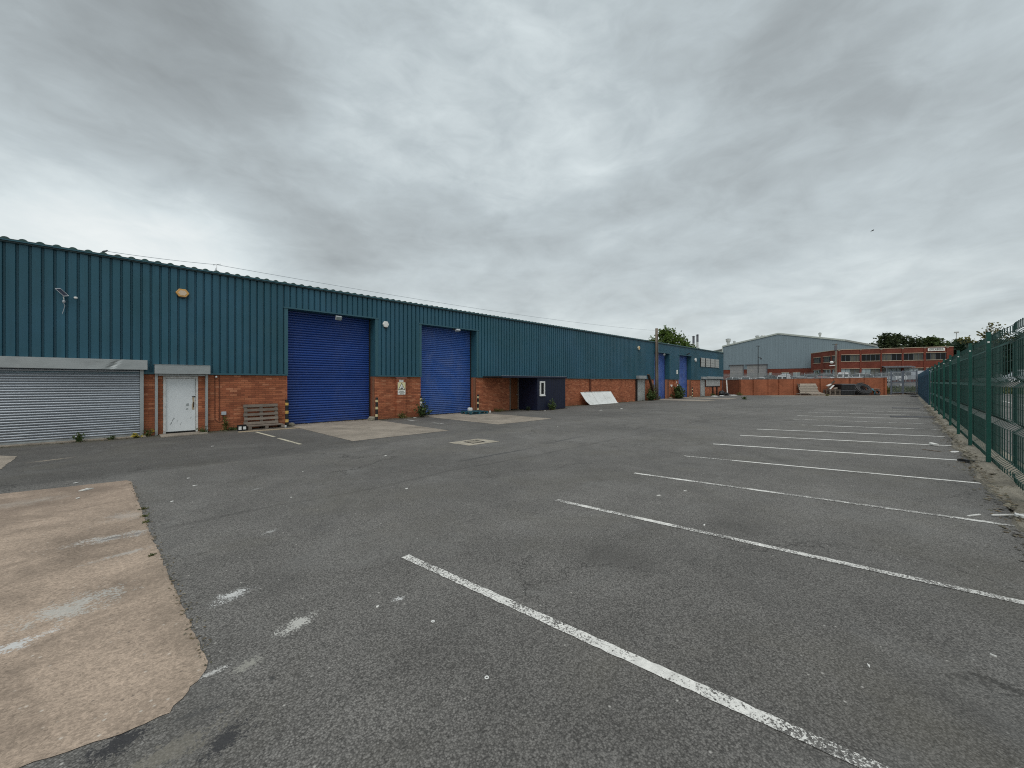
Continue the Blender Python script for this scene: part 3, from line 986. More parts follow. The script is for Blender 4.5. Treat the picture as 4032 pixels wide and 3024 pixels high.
# eaves: verge flashing and corrugated roof sheets whose bumps show above it
MB().box(XL, XR + 0.05, YC - 0.05, YC + 0.06, ZE - 0.035, ZE + 0.045).build('eaves_flashing', 'gutter_dark', ware)
MB().box(XL, XR + 0.09, YC - 0.085, YC - 0.052, ZE + 0.004, ZE + 0.05).build('eaves_edge', 'cladding_trim', ware)
prof = []
k0 = int((XL + 1.96) / 0.3055) - 1
k = k0
while -1.96 + k * 0.3055 < XR:
    xc = -1.96 + k * 0.3055
    for dx_, h_ in ((-0.085, 0), (-0.06, 0.024), (-0.032, 0.040), (0.0, 0.045), (0.032, 0.040), (0.06, 0.024), (0.085, 0)):
        if XL < xc + dx_ < XR:
            prof.append((xc + dx_, h_))
    k += 1
vs, fs = [], []
YR = 36.0
for x, h_ in prof:
    vs += [(x, YC - 0.09, ZE + 0.055 + h_), (x, YC + 0.5, ZE + 0.10 + h_), (x, YR, ZE + 2.1 + h_)]
n = len(prof)
for i in range(n - 1):
    fs += [(3 * i, 3 * i + 3, 3 * i + 4, 3 * i + 1), (3 * i + 1, 3 * i + 4, 3 * i + 5, 3 * i + 2)]
roof_o = MB().add(vs, fs).build('roof', 'roof_sheet', ware)
vs, fs = [], []
for x, h_ in prof:
    vs += [(x, YC - 0.088, ZE + 0.04), (x, YC - 0.088, ZE + 0.054 + h_)]
fs = [(2 * i, 2 * i + 2, 2 * i + 3, 2 * i + 1) for i in range(n - 1)]
MB().add(vs, fs).build('eaves_filler', 'roof_sheet', roof_o)
# gable ends, rear wall
for xa in (XL, XR):
    MB().prism([(YC + 0.06, 0), (YR, 0), (YR, ZE + 2.05), (YC + 0.06, ZE)], 'x', xa - (0.0 if xa < 0 else 0.10), xa + (0.10 if xa < 0 else 0.0)).build('end_wall', 'cladding', ware)
MB().box(XL + 0.11, XR - 0.11, YR - 0.1, YR - 0.003, 0, ZE + 2.0).build('rear_wall', 'cladding', ware)
MB().prism([(XR + 0.01, 2.0), (XR + 0.06, 2.0), (XR + 0.06, ZE), (XR + 0.01, ZE)], 'y', YC - 0.02, YC + 0.2).build('corner_trim', 'cladding_trim', ware)

# ---- roller doors
def slat_mesh(name, w, p, d, mat):
    """one interlocking slat: bulging face with a recessed lip"""
    prof = [(0.000, 0.0), (-0.35 * d, 0.10), (-0.85 * d, 0.28), (-d, 0.48), (-0.85 * d, 0.68), (-0.35 * d, 0.86), (0.0, 0.93), (0.25 * d, 1.0)]
    mb = MB()
    vs = []
    for y, t in prof:
        vs += [(-w / 2, y, t * p), (w / 2, y, t * p)]
    fs = [(2 * i, 2 * i + 1, 2 * i + 3, 2 * i + 2) for i in range(len(prof) - 1)]
    me = bpy.data.meshes.new(name)
    me.from_pydata(vs, [], fs)
    for q in me.polygons:
        q.use_smooth = True
    me.materials.append(MATS[mat])
    return me


def shutter(x0, x1, z0, z1, Y, p, d, mat, railmat, par, name='roller_door', singly=True, rail_h=0.08):
    rail = MB().box(x0, x1, Y - d * 0.8, Y + 0.02, z0, z0 + rail_h)
    door = rail.build(name, railmat, par)
    n = int((z1 - z0 - rail_h) / p) + 1
    if singly:
        me = slat_mesh('slat', x1 - x0, p, d, mat)
        for i in range(n):
            o = bpy.data.objects.new('slat', me)
            COL.objects.link(o)
            o.parent = door
            o.location = Vector(((x0 + x1) / 2, Y + random.uniform(-0.0015, 0.0015), z0 + rail_h + i * p)) - wloc(door)
            o.rotation_euler = (0, random.uniform(-1, 1) * 0.0006, 0)
    return door


for i, (x0, x1) in enumerate(OPEN):
    Y = YB + REC
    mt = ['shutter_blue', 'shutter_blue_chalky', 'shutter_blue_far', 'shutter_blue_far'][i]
    # reveals: upper steel linings, lower brick returns, guides, head
    lin = MB()
    lin.box(x1 - 0.0, x1 + 0.03, YC + 0.003, Y + 0.25, ZB, ZO)
    lin.box(x0 - 0.03, x0, YC + 0.003, Y + 0.25, ZB, ZO)
    lin.box(x0 - 0.03, x1 + 0.03, YC + 0.003, Y + 0.25, ZO + 0.001, ZO + 0.03)
    lin.build('reveal_lining', 'cladding_trim', ware)
    for xa, xb in ((x0 - 0.10, x0 - 0.006), (x1 + 0.006, x1 + 0.10)):
        MB().box(xa, xb, YB + 0.23, Y + 0.25, 0, ZB - 0.003).build('brick_return', 'brick', ware)
    for xa, xb in ((x1 - 0.07, x1 - 0.002), (x0 + 0.002, x0 + 0.07)):
        MB().box(xa, xb, Y - 0.05, Y + 0.06, 0, ZO - 0.01).build('door_guide', 'black_paint', ware)
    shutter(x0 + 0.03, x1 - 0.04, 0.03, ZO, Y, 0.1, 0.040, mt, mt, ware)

# grey shutter on the left with its dented housing
steel = shutter(-8.1, 0.66, 0.035, 2.12, YB - 0.07, 0.0715, 0.022, 'shutter_steel', 'galvanised', ware, 'roller_shutter', rail_h=0.05)
MB().box(0.665, 0.755, YB - 0.14, YB + 0.02, 0, 2.1).build('shutter_guide', 'galvanised', ware, bevel=0.006)
# housing with a crease near its right end
hv, hf = [], []
hx = [-8.2] + [-8.2 + 0.09 * i for i in range(1, 100)] + [0.83]
hx = sorted(set(q for q in hx if q <= 0.83))
hz_ = [2.10, 2.16, 2.22, 2.28, 2.34, 2.40]
for q in hx:
    for zz in hz_:
        t = (zz - 2.10) / 0.30
        crease = math.exp(-((q - (-0.02 + 0.22 * t)) / 0.06) ** 2) * 0.045 + math.exp(-((q + 0.35 - 0.1 * t) / 0.22) ** 2) * 0.012
        hv.append((q, YB - 0.30 + crease * (0.4 + 0.6 * math.sin(math.pi * min(1, t + 0.1))) + 0.004 * math.sin(q * 3), zz + 0.003 * math.sin(q * 2.3)))
m_ = len(hz_)
for i in range(len(hx) - 1):
    for j in range(m_ - 1):
        hf.append((i * m_ + j, (i + 1) * m_ + j, (i + 1) * m_ + j + 1, i * m_ + j + 1))
hb = MB().add(hv, hf)
hb.box(-8.2, 0.825, YB - 0.285, YB - 0.07, 2.395, 2.403)
hb.box(-8.2, 0.825, YB - 0.285, YB - 0.18, 2.098, 2.104)
hb.prism([(YB - 0.295, 2.10), (YB - 0.075, 2.10), (YB - 0.075, 2.40), (YB - 0.295, 2.40)], 'x', 0.826, 0.834)
hb.build('shutter_housing', 'galvanised', ware)
MB().box(-8.2, 0.80, YB - 0.30, YB - 0.02, 0, 0.032).build('threshold', 'concrete_apron', ware)
MB().box(-8.15, 0.74, YB + 0.0, YB + 0.1, 0, 2.2).build('dark_backing', 'black_paint', ware)

# white steel door with its own shutter box
fr = MB()
fr.box(1.225, 1.29, YB - 0.01, YB + 0.16, 0.03, 1.92)
fr.box(2.065, 2.125, YB - 0.01, YB + 0.16, 0.03, 1.92)
fr.box(1.29, 2.065, YB - 0.01, YB + 0.16, 1.84, 1.92)
fr.build('door_frame', 'frame_white', ware, bevel=0.004)
dr = MB().box(1.295, 2.06, YB + 0.05, YB + 0.10, 0.075, 1.835).build('white_door', 'door_white', ware, bevel=0.004)
lk = MB().prism([(1.965, 0.78), (2.03, 0.78), (2.03, 1.20), (2.0, 1.22), (1.975, 1.18), (1.985, 1.02), (1.962, 0.95)], 'y', YB + 0.043, YB + 0.051)
lk.build('lock_plate', 'wood_pale', dr)
MB().prism([(1.99, 0.86), (2.02, 0.86), (2.03, 1.02), (1.995, 1.06)], 'y', YB + 0.038, YB + 0.0432).build('broken_lock', 'wood_dark', dr)
MB().box(1.97, 2.05, YB + 0.036, YB + 0.051, 1.205, 1.235).build('bolt', 'black_paint', dr)
for (a, c, z0, z1) in ((1.80, 1.89, 0.90, 1.0), (1.80, 1.87, 0.78, 0.84)):
    MB().prism([(a, z0), (c, z0 + 0.01), (c - 0.01, z1), (a + 0.02, z1 - 0.01)], 'y', YB + 0.047, YB + 0.0507).build('scuff_mark', 'galvanised', dr)
for k in range(7):
    xx = 1.62 + random.uniform(-0.25, 0.3)
    zz = 0.28 + random.uniform(0, 0.22)
    MB().prism([(xx, zz), (xx + 0.012, zz), (xx + 0.05, zz + random.uniform(0.05, 0.16)), (xx + 0.03, zz + 0.05)], 'y', YB + 0.0475, YB + 0.0507).build('scuff_mark', 'galvanised', dr)
MB().box(1.23, 2.12, YB + 0.101, YB + 0.2, 0, 1.95).build('dark_backing', 'black_paint', ware)
gx = MB()
gx.box(1.02, 1.09, YB - 0.14, YB - 0.0, 0, 2.0)
gx.box(2.31, 2.38, YB - 0.14, YB - 0.0, 0, 2.0)
gx.build('shutter_guide', 'galvanised', ware, bevel=0.006)
MB().box(1.005, 2.425, YB - 0.28, YB - 0.072, 1.985, 2.275).box(0.985, 2.41, YB - 0.295, YB - 0.072, 2.277, 2.285).build('shutter_housing', 'galvanised', ware)
MB().box(1.10, 2.30, YB - 0.13, YB - 0.09, 1.92, 1.975).build('shutter_rail', 'galvanised', ware)
struct(MB().prism([(1.12, 16.28), (2.30, 16.42), (2.30, YB - 0.02), (1.12, YB - 0.02)], 'z', 0.001, 0.028).build('door_step', 'concrete_apron'))

# grey shuttered doors and window at the far end
def side_door(x0, x1, bx0, bx1, zt=2.0, by=0.30):
    shutter(x0 + 0.05, x1 - 0.05, 0.03, zt, YB - 0.03, 0.10, 0.014, 'galvanised_far', 'galvanised_far', ware, 'roller_shutter')
    MB().box(x0, x0 + 0.06, YB - 0.10, YB + 0.02, 0, zt).box(x1 - 0.06, x1, YB - 0.10, YB + 0.02, 0, zt).build('shutter_guide', 'galvanised', ware)
    MB().box(bx0, bx1, YB - by, YB - 0.075, zt, zt + 0.28).build('shutter_housing', 'galvanised', ware, bevel=0.01)
    MB().box(x0 + 0.02, x1 - 0.02, YB + 0.02, YB + 0.1, 0, zt + 0.1).build('dark_backing', 'black_paint', ware)


side_door(33.25, 34.72, 33.06, 34.42, by=0.41)
MB().box(33.06, 33.14, YB - 0.18, YB + 0.01, 0, 2.0).build('side_panel', 'black_paint', ware)
side_door(48.80, 50.10, 48.82, 50.2, 2.05, 0.36)
MB().box(50.7, 56.2, YB - 0.30, YB - 0.075, 2.08, 2.38).build('shutter_housing', 'galvanised', ware, bevel=0.01)
shutter(50.6, 55.6, 1.2, 2.1, YB - 0.06, 0.10, 0.014, 'galvanised_far', 'galvanised_far', ware, 'window_shutter')
MB().box(50.5, 55.7, YB - 0.05, YB - 0.003, 1.12, 2.1).build('window_surround', 'black_paint', ware)
for xa in (52.9, 54.4):
    MB().box(xa, xa + 0.16, YB - 0.12, YB - 0.004, 0, 1.12).build('window_leg', 'black_paint', ware)
for xa, xb in ((48.75, 50.0), (50.35, 51.75), (52.0, 53.35), (53.65, 55.0)):
    wn = MB().box(xa, xb, YC - 0.09, YC - 0.01, 3.52, 4.56).build('window_grille', 'galvanised_far', ware, bevel=0.01)
    for q in range(3):
        zq = 3.72 + 0.3 * q
        MB().box(xa + 0.04, xb - 0.04, YC - 0.105, YC - 0.088, zq, zq + 0.025).build('bar', 'galvanised', wn)
    MB().box(xa - 0.16, xa - 0.012, YC - 0.07, YC - 0.008, 3.46, 4.52).build('recess_shade_box', 'black_paint', ware)  # black box on the cladding, painted as the shade of a recess
# hopper stubs under the drip
for xa in (28.9, 35.0, 20.95):
    MB().tube([(xa, YB - 0.06, ZB + 0.02), (xa, YB - 0.06, 1.80)], 0.035, 8).build('downpipe_stub', 'conduit_brown', ware)
MB().box(25.74, 25.84, YB - 0.14, YB - 0.01, 0, 1.92).build('downpipe', 'conduit_brown', ware)
for xa, xb in ((40.02, 40.14), (36.715, 36.8)):
    pass

# ================================================================== PORCH
porch = thing('porch', 'navy blue flat-roofed porch with a narrow white window against the brick wall', 'porch', (19.3, 16.4, 0))
PF = 15.64
MB().box(18.02, 20.70, PF, PF + 0.08, 0.02, 1.985).build('front_wall', 'navy', porch)
MB().obox((18.0, (PF + YB) / 2 - 0.002, 1.0), (0.04, 0, 0), (-0.0, (YB - PF) / 2 - 0.005, 0), (0, 0, 0.98)).build('side_wall', 'navy', porch)
MB().box(20.62, 20.699, PF + 0.085, YB - 0.01, 0.02, 1.985).build('side_wall', 'navy', porch)
roof = MB().box(14.95, 20.78, PF - 0.06, YB - 0.075, 1.99, 2.05).build('roof', 'black_felt', porch)
MB().box(14.94, 20.79, PF - 0.085, PF - 0.062, 1.96, 2.058).build('fascia', 'navy', roof)
MB().box(14.94, 20.79, PF - 0.09, PF - 0.02, 2.06, 2.068).build('roof_edge', 'alu', roof)
for k in range(12):
    xx = 18.22 + k * 0.21
    MB().box(xx, xx + 0.008, PF - 0.003, PF + 0.001, 0.03, 1.95).build('board_joint', 'black_paint', porch)
wn = MB()
wx0, wx1, wz0, wz1 = 18.16, 18.62, 0.90, 1.76
wn.box(wx0, wx0 + 0.09, PF - 0.05, PF - 0.004, wz0, wz1).box(wx1 - 0.09, wx1, PF - 0.05, PF - 0.004, wz0, wz1)
wn.box(wx0 + 0.09, wx1 - 0.09, PF - 0.05, PF - 0.004, wz0, wz0 + 0.09).box(wx0 + 0.09, wx1 - 0.09, PF - 0.05, PF - 0.004, wz1 - 0.09, wz1)
wn = wn.build('window', 'frame_white', porch)
wn.data.materials[0] = MATS['white_plastic']
MB().box(wx0 + 0.09, wx1 - 0.09, PF - 0.02, PF - 0.005, wz0 + 0.09, wz1 - 0.09).build('pane', 'glass_dark', wn)
MB().box(wx0 - 0.02, wx1 + 0.02, PF - 0.09, PF - 0.005, wz0 - 0.035, wz0 - 0.003).build('sill', 'white_plastic', wn)
# brown door in the brick wall under the canopy
MB().box(17.16, 17.24, YB - 0.03, YB + 0.12, 0.0, 1.96).box(17.90, 17.955, YB - 0.03, YB + 0.12, 0.0, 1.96).build('door_frame', 'wood_grey', ware)
bd = MB().box(17.245, 17.895, YB + 0.02, YB + 0.07, 0.05, 1.95).build('brown_door', 'door_wood', ware)
MB().tube([(17.82, YB + 0.02, 0.95), (17.82, YB - 0.03, 0.95), (17.74, YB - 0.035, 0.95)], 0.012, 6).build('handle', 'alu', bd)
MB().box(17.15, 18.0, YB + 0.075, YB + 0.2, 0, ZB).build('dark_backing', 'black_paint', ware)

# ================================================================== THINGS ON THE FACADE
def hexbox(name, label, X, Z, w, h, mat, matin, Y=YC, d=0.07):
    t = thing(name, label, 'alarm box', (X, Y, Z))
    pts = [(X - w / 2, Z), (X - w / 4, Z - h / 2), (X + w / 4, Z - h / 2), (X + w / 2, Z), (X + w / 4, Z + h / 2), (X - w / 4, Z + h / 2)]
    MB().prism(pts, 'y', Y - d, Y - 0.001).build('cover', mat, t, bevel=0.012)
    q = [(X + (a - X) * 0.62, Z + (c - Z) * 0.62) for a, c in pts]
    MB().prism(q, 'y', Y - d - 0.006, Y - d + 0.001).build('face_plate', matin, t)
    MB().box(X - w * 0.2, X + w * 0.2, Y - d * 0.7, Y - 0.002, Z - h / 2 - 0.035, Z - h / 2 + 0.004).build('sounder', 'black_plastic', t)
    return t


hexbox('alarm_box', 'orange hexagonal alarm box high on the cladding left of the first blue door', 1.70, 4.67, 0.36, 0.26, 'orange_plastic', 'label_pale', d=0.09)
hexbox('alarm_box', 'white hexagonal alarm box between the two near blue roller doors', 8.97, 4.38, 0.30, 0.27, 'white_plastic', 'white_plastic', d=0.09)
hexbox('alarm_box', 'small cream alarm box on the cladding left of the telegraph pole', 33.45, 4.77, 0.34, 0.34, 'cream_plastic', 'orange_plastic', d=0.12)
hexbox('alarm_box', 'small white alarm box beside the row of upper windows', 47.05, 4.24, 0.42, 0.40, 'white_plastic', 'white_plastic', d=0.12)


def floodlight(label, X, Z, Y, tilt, arm=0.22):
    t = thing('floodlight', label, 'floodlight', (X, Y, Z), 'floodlights over the roller doors')
    MB().box(X - 0.05, X + 0.05, Y - 0.012, Y - 0.001, Z + 0.03, Z + 0.13).build('bracket_plate', 'black_paint', t)
    MB().beam((X, Y - 0.01, Z + 0.08), (X, Y - arm, Z + 0.05), 0.035, 0.03).build('arm', 'black_paint', t)
    c = Vector((X, Y - arm - 0.05, Z))
    n = Vector((0, -math.sin(R(tilt)), -math.cos(R(tilt))))
    u = Vector((0, -math.cos(R(tilt)), math.sin(R(tilt))))
    MB().obox(c, (0.12, 0, 0), u * 0.085, n * 0.045).build('housing', 'alu', t, bevel=0.01)
    MB().obox(c + n * 0.048, (0.105, 0, 0), u * 0.07, n * 0.004).build('glass', 'glass_pale', t)
    return t


floodlight('square grey floodlight under the head of the first near blue door', 6.76, 4.40, YC + 0.01, 60, 0.16)
floodlight('floodlight on a short arm under the head of the second near blue door', 12.9, 4.44, YC + 0.01, 20, 0.3)
floodlight('pale floodlight inside the head of the blue door beside the telegraph pole', 38.35, 4.40, YC + 0.01, 60, 0.2)
t = thing('security_camera', 'small dark camera above the farthest blue door', 'camera', (44.5, YC, 4.72))
MB().beam((44.5, YC - 0.002, 4.70), (44.5, YC - 0.22, 4.78), 0.04, 0.04).build('arm', 'black_paint', t)
MB().beam((44.36, YC - 0.2, 4.72), (44.66, YC - 0.28, 4.86), 0.10, 0.10).build('body', 'black_plastic', t, bevel=0.01)

# solar camera
t = thing('solar_security_camera', 'small solar panel with a white dome camera and hanging cable on the left cladding', 'camera', (-0.95, YC, 4.1))
c = Vector((-0.95, YC - 0.13, 4.26))
u = Vector((0.085, -0.02, -0.10))
v = Vector((0.05, 0.015, 0.015))
nrm = u.cross(v).normalized()
MB().obox(c, u, v, nrm * 0.006).build('panel_frame', 'alu', t)
MB().obox(c - nrm * 0.007 if nrm.y > 0 else c + nrm * 0.007, u * 0.88, v * 0.86, nrm * 0.002).build('solar_cells', 'solar_cell', t)
MB().tube([(-0.94, YC - 0.12, 4.24), (-0.92, YC - 0.08, 4.10), (-0.92, YC - 0.002, 4.06)], 0.012, 6).build('bracket', 'white_plastic', t)
MB().lathe((-0.92, YC - 0.05, 3.97), [(0.014, 0.0), (0.03, 0.02), (0.032, 0.06), (0.02, 0.09)], 10).build('cable_box', 'grey_box', t, smooth=True)
MB().lathe((-0.69, YC - 0.07, 4.15), [(0.015, -0.035), (0.035, -0.02), (0.042, 0.0), (0.035, 0.025), (0.015, 0.033)], 12).build('camera_dome', 'white_plastic', t, smooth=True)
MB().tube([(-0.69, YC - 0.07, 4.16), (-0.69, YC - 0.0, 4.17)], 0.02, 6).build('camera_arm', 'white_plastic', t)
MB().tube([(-0.93, YC - 0.05, 3.98), (-0.90, YC - 0.04, 3.90), (-0.92, YC - 0.03, 3.80), (-0.95, YC - 0.03, 3.66)], 0.006, 5).build('cable', 'grey_box', t)

# junction box with conduits
t = thing('junction_box', 'grey junction box with brown conduits on the brick beside the white door', 'electrical box', (2.84, YB, 0.2))
MB().box(2.77, 2.91, YB - 0.08, YB - 0.003, 0.55, 0.67).build('box', 'grey_box', t, bevel=0.008)
MB().tube([(2.59, YB - 0.014, 1.95), (2.59, YB - 0.014, 0.42), (2.62, YB - 0.014, 0.36), (2.72, YB - 0.014, 0.30), (2.80, YB - 0.014, 0.33), (2.83, YB - 0.014, 0.42), (2.83, YB - 0.014, 0.55)], 0.011, 6).build('conduit', 'conduit_brown', t)
MB().tube([(2.72, YB - 0.014, 1.95), (2.72, YB - 0.014, 0.34)], 0.011, 6).build('conduit', 'conduit_brown', t)
MB().lathe((2.62, YB - 0.06, 1.86), [(0.012, 0.0), (0.035, 0.02), (0.03, 0.05), (0.012, 0.07)], 8).build('insulator', 'white_plastic', t, smooth=True)

# forklift caution sign on the pilaster
t = thing('caution_sign', 'yellow and white forklift caution sign on the brick pilaster', 'sign', (9.77, 17.055, 1.1))
yS = 17.052
MB().box(9.565, 9.965, yS - 0.006, yS, 1.12, 1.70).build('plate', 'sign_white', t)
MB().box(9.572, 9.958, yS - 0.0075, yS - 0.0058, 1.335, 1.693).build('yellow_field', 'sign_yellow', t)
# triangle border
def tri(cx, cz, w, h):
    return [(cx - w / 2, cz), (cx + w / 2, cz), (cx, cz + h)]
MB().prism(tri(9.765, 1.345, 0.365, 0.335), 'y', yS - 0.0095, yS - 0.0073).build('triangle_border', 'sign_black', t)
MB().prism(tri(9.765, 1.369, 0.283, 0.262), 'y', yS - 0.0115, yS - 0.0093).build('triangle_field', 'sign_white', t)
ft = MB()
ft.prism([(9.70, 1.395), (9.83, 1.395), (9.835, 1.435), (9.80, 1.45), (9.745, 1.44), (9.71, 1.42)], 'y', yS - 0.0135, yS - 0.0113)
ft.prism([(9.675, 1.385), (9.735, 1.385), (9.735, 1.393), (9.675, 1.393)], 'y', yS - 0.0135, yS - 0.0113)
ft.prism([(9.735, 1.44), (9.742, 1.44), (9.775, 1.535), (9.768, 1.535)], 'y', yS - 0.0135, yS - 0.0113)
ft.prism([(9.795, 1.45), (9.802, 1.45), (9.808, 1.52), (9.801, 1.52)], 'y', yS - 0.0135, yS - 0.0113)
ft.prism([(9.768, 1.515), (9.808, 1.515), (9.808, 1.523), (9.768, 1.523)], 'y', yS - 0.0135, yS - 0.0113)
ft.build('forklift_symbol', 'sign_black', t)
for body, sz, zz in (('Caution', 0.075, 1.275), ('Fork lift trucks', 0.052, 1.215), ('operating', 0.052, 1.165)):
    me = text_mesh(body, sz, 'sign_black')
    o = place('lettering', me, (9.765, yS - 0.0085, zz), t)
    o.rotation_euler = (R(90), 0, 0)
t = thing('notice_plate', 'tiny white notice plate just above the forklift caution sign', 'sign', (9.73, yS, 1.72))
MB().box(9.63, 9.86, yS - 0.005, yS, 1.72, 1.82).build('plate', 'sign_white', t)
MB().box(9.65, 9.69, yS - 0.0065, yS - 0.0048, 1.74, 1.80).build('pictogram', 'sign_grey', t)
for k in range(3):
    MB().box(9.71, 9.84 - 0.02 * k, yS - 0.0065, yS - 0.0048, 1.795 - 0.022 * k, 1.803 - 0.022 * k).build('printed_line', 'sign_grey', t)
t = tag(MB().box(41.85, 42.15, YC - 0.03, YC - 0.002, 2.55, 2.98).build('notice_plate', 'sign_white', bevel=0.004), 'upright white plate on the cladding between the two far blue doors', 'sign')
for q, (xa, za) in enumerate(((40.6, 1.32), (41.95, 1.66), (42.3, 1.32))):
    tag(MB().prism([(xa - 0.12, za), (xa + 0.02, za - 0.14), (xa + 0.2, za - 0.02), (xa + 0.22, za + 0.12), (xa - 0.14, za + 0.12)], 'y', YB - 0.09 if q == 0 else YB - 0.02, YB - 0.004).build('torn_notice', 'paper'),
        ['torn white notice on the brick just right of the pole-side blue door', 'torn white notice, highest of three on the brick between the far doors', 'torn white notice on the brick nearest the farthest blue door'][q], 'notice')

# bollards
def bollard(label, X, Y, h, bands, lean=0.0, extra=None):
    t = thing('bollard', label, 'bollard', (X, Y, 0), 'striped bollards beside the roller doors')
    MB().lathe((X, Y, 0), [(0.058, 0), (0.058, h - 0.02), (0.05, h), (0.0, h + 0.002)], 14).build('post', 'black_paint', t)
    for i, (z0, z1, mt) in enumerate(bands):
        MB().lathe((X, Y, z0), [(0.0595, 0), (0.0605, 0.004), (0.0605, z1 - z0 - 0.004), (0.0595, z1 - z0)], 14).build('band', mt, t)
    MB().lathe((X, Y, 0), [(0.10, 0), (0.10, 0.012), (0.06, 0.02)], 12).build('base_flange', 'iron', t)
    t.rotation_euler = (lean, lean * 0.6, 0)
    return t


b3 = [(0.17, 0.28), (0.50, 0.61), (0.82, 0.92)]
bollard('black bollard with yellow bands left of the first blue door', 4.80, 16.95, 1.04, [a + ('yellow_band',) for a in b3])
bollard('black bollard with cream bands right of the first blue door', 8.38, 16.80, 1.03, [a + ('cream_band',) for a in b3], 0.01)
bollard('bollard with white tape standing in the weeds left of the second blue door', 10.74, 16.88, 1.02, [(0.40, 0.46, 'cream_band'), (0.52, 0.62, 'white_band'), (0.66, 0.76, 'white_band'), (0.82, 0.92, 'cream_band')], -0.015)
bollard('black bollard with cream bands right of the second blue door behind the teal pallet', 14.37, 16.88, 1.02, [a + ('cream_band',) for a in b3])
bollard('bollard half hidden by the bush at the farthest blue door', 41.3, 16.6, 1.02, [(0.62, 0.74, 'cream_band')])
bollard('black bollard with cream bands right of the farthest blue door', 45.2, 16.75, 1.12, [(0.15, 0.3, 'cream_band'), (0.48, 0.60, 'cream_band'), (0.84, 0.96, 'cream_band')])

# ================================================================== YARD THINGS
# ---- drain grate set in its concrete surround
t = thing('drain_grate', 'iron drain grate in a square concrete patch in the yard', 'drain', (7.32, 8.75, 0.006))
fr = MB()
gx0, gx1, gy0, gy1 = 7.10, 7.55, 8.55, 8.97
fr.box(gx0, gx1, gy0, gy0 + 0.03, 0.007, 0.018).box(gx0, gx1, gy1 - 0.03, gy1, 0.007, 0.018)
fr.box(gx0, gx0 + 0.03, gy0 + 0.03, gy1 - 0.03, 0.007, 0.018).box(gx1 - 0.03, gx1, gy0 + 0.03, gy1 - 0.03, 0.007, 0.018)
fr.build('frame', 'iron', t)
MB().box(gx0 + 0.03, gx1 - 0.03, gy0 + 0.03, gy1 - 0.03, 0.0065, 0.0085).build('dark_pit_plate', 'black_paint', t)  # flat black plate standing in for the shaded hole under the bars
for k in range(6):
    MB().box(gx0 + 0.055 + 0.06 * k, gx0 + 0.08 + 0.06 * k, gy0 + 0.03, gy1 - 0.03, 0.009, 0.017).build('bar', 'concrete_patch', t)


# ---- pallets
def make_pallet(name, label, L, Wd, mat, loc, group=None):
    """two-way pallet lying flat with its origin at the centre of its base; deck boards run along X"""
    t = thing(name, label, 'pallet', (0, 0, 0), group)
    nb = 5 if Wd < 0.9 else 6
    bw = 0.10
    for i in range(nb):
        y = -Wd / 2 + bw / 2 + i * (Wd - bw) / (nb - 1)
        a = random.uniform(-0.006, 0.006)
        MB().box(-L / 2 + a, L / 2 + a, y - bw / 2, y + bw / 2 - random.uniform(0, 0.012), 0.122, 0.144).build('deck_board', mat, t)
    for x in (-L / 2 + 0.06, 0, L / 2 - 0.06):
        MB().box(x - 0.05, x + 0.05, -Wd / 2, Wd / 2, 0.1, 0.1215).build('stringer_board', mat, t)
        for y in (-Wd / 2 + 0.07, 0, Wd / 2 - 0.07):
            MB().box(x - 0.05, x + 0.05, y - 0.07, y + 0.07, 0.0225, 0.0995).build('block', mat, t)
    for y in (-Wd / 2 + 0.06, 0, Wd / 2 - 0.06):
        MB().box(-L / 2, L / 2, y - 0.05, y + 0.05, 0, 0.022).build('bottom_board', mat, t)
    t.location = loc
    WL[t.name] = Vector(loc)
    return t


p1 = make_pallet('wooden_pallet', 'weathered grey pallet lying flat against the brick beside the white door', 1.16, 0.5, 'wood_grey', (4.03, 16.78, 0.002), 'weathered pallets by the near brick wall')
p2 = make_pallet('wooden_pallet', 'weathered grey pallet standing upright against the brick like a bench back', 1.10, 0.74, 'wood_grey', (3.97, 17.165, 0.50), 'weathered pallets by the near brick wall')
p2.rotation_euler = (R(84), 0, 0)
p2.location = (3.97, 17.17, 0.515)
p3 = make_pallet('wooden_pallet', 'teal painted pallet lying flat in front of the second blue door', 1.15, 0.95, 'wood_teal', (13.85, 16.55, 0.008))
p3.rotation_euler = (0, 0, R(-6))
# white jerry can standing behind the teal pallet
t = thing('plastic_container', 'pale plastic container standing on the teal pallet', 'container', (13.68, 16.72, 0.153))
MB().box(13.57, 13.79, 16.62, 16.82, 0.153, 0.33).build('body', 'white_plastic', t, bevel=0.03)
MB().lathe((13.63, 16.72, 0.33), [(0.03, 0), (0.03, 0.03), (0.0, 0.031)], 10).build('cap', 'grey_box', t)
t = tag(MB().tube([(14.52, 16.05, 0.008), (14.52, 16.05, 0.13), (14.52, 16.05, 0.16), (14.52, 16.05, 0.2)], [0.035, 0.035, 0.012, 0.012], 8).build('plastic_bottle', 'white_plastic', smooth=True), 'small white bottle standing at the corner of the teal pallet', 'bottle')

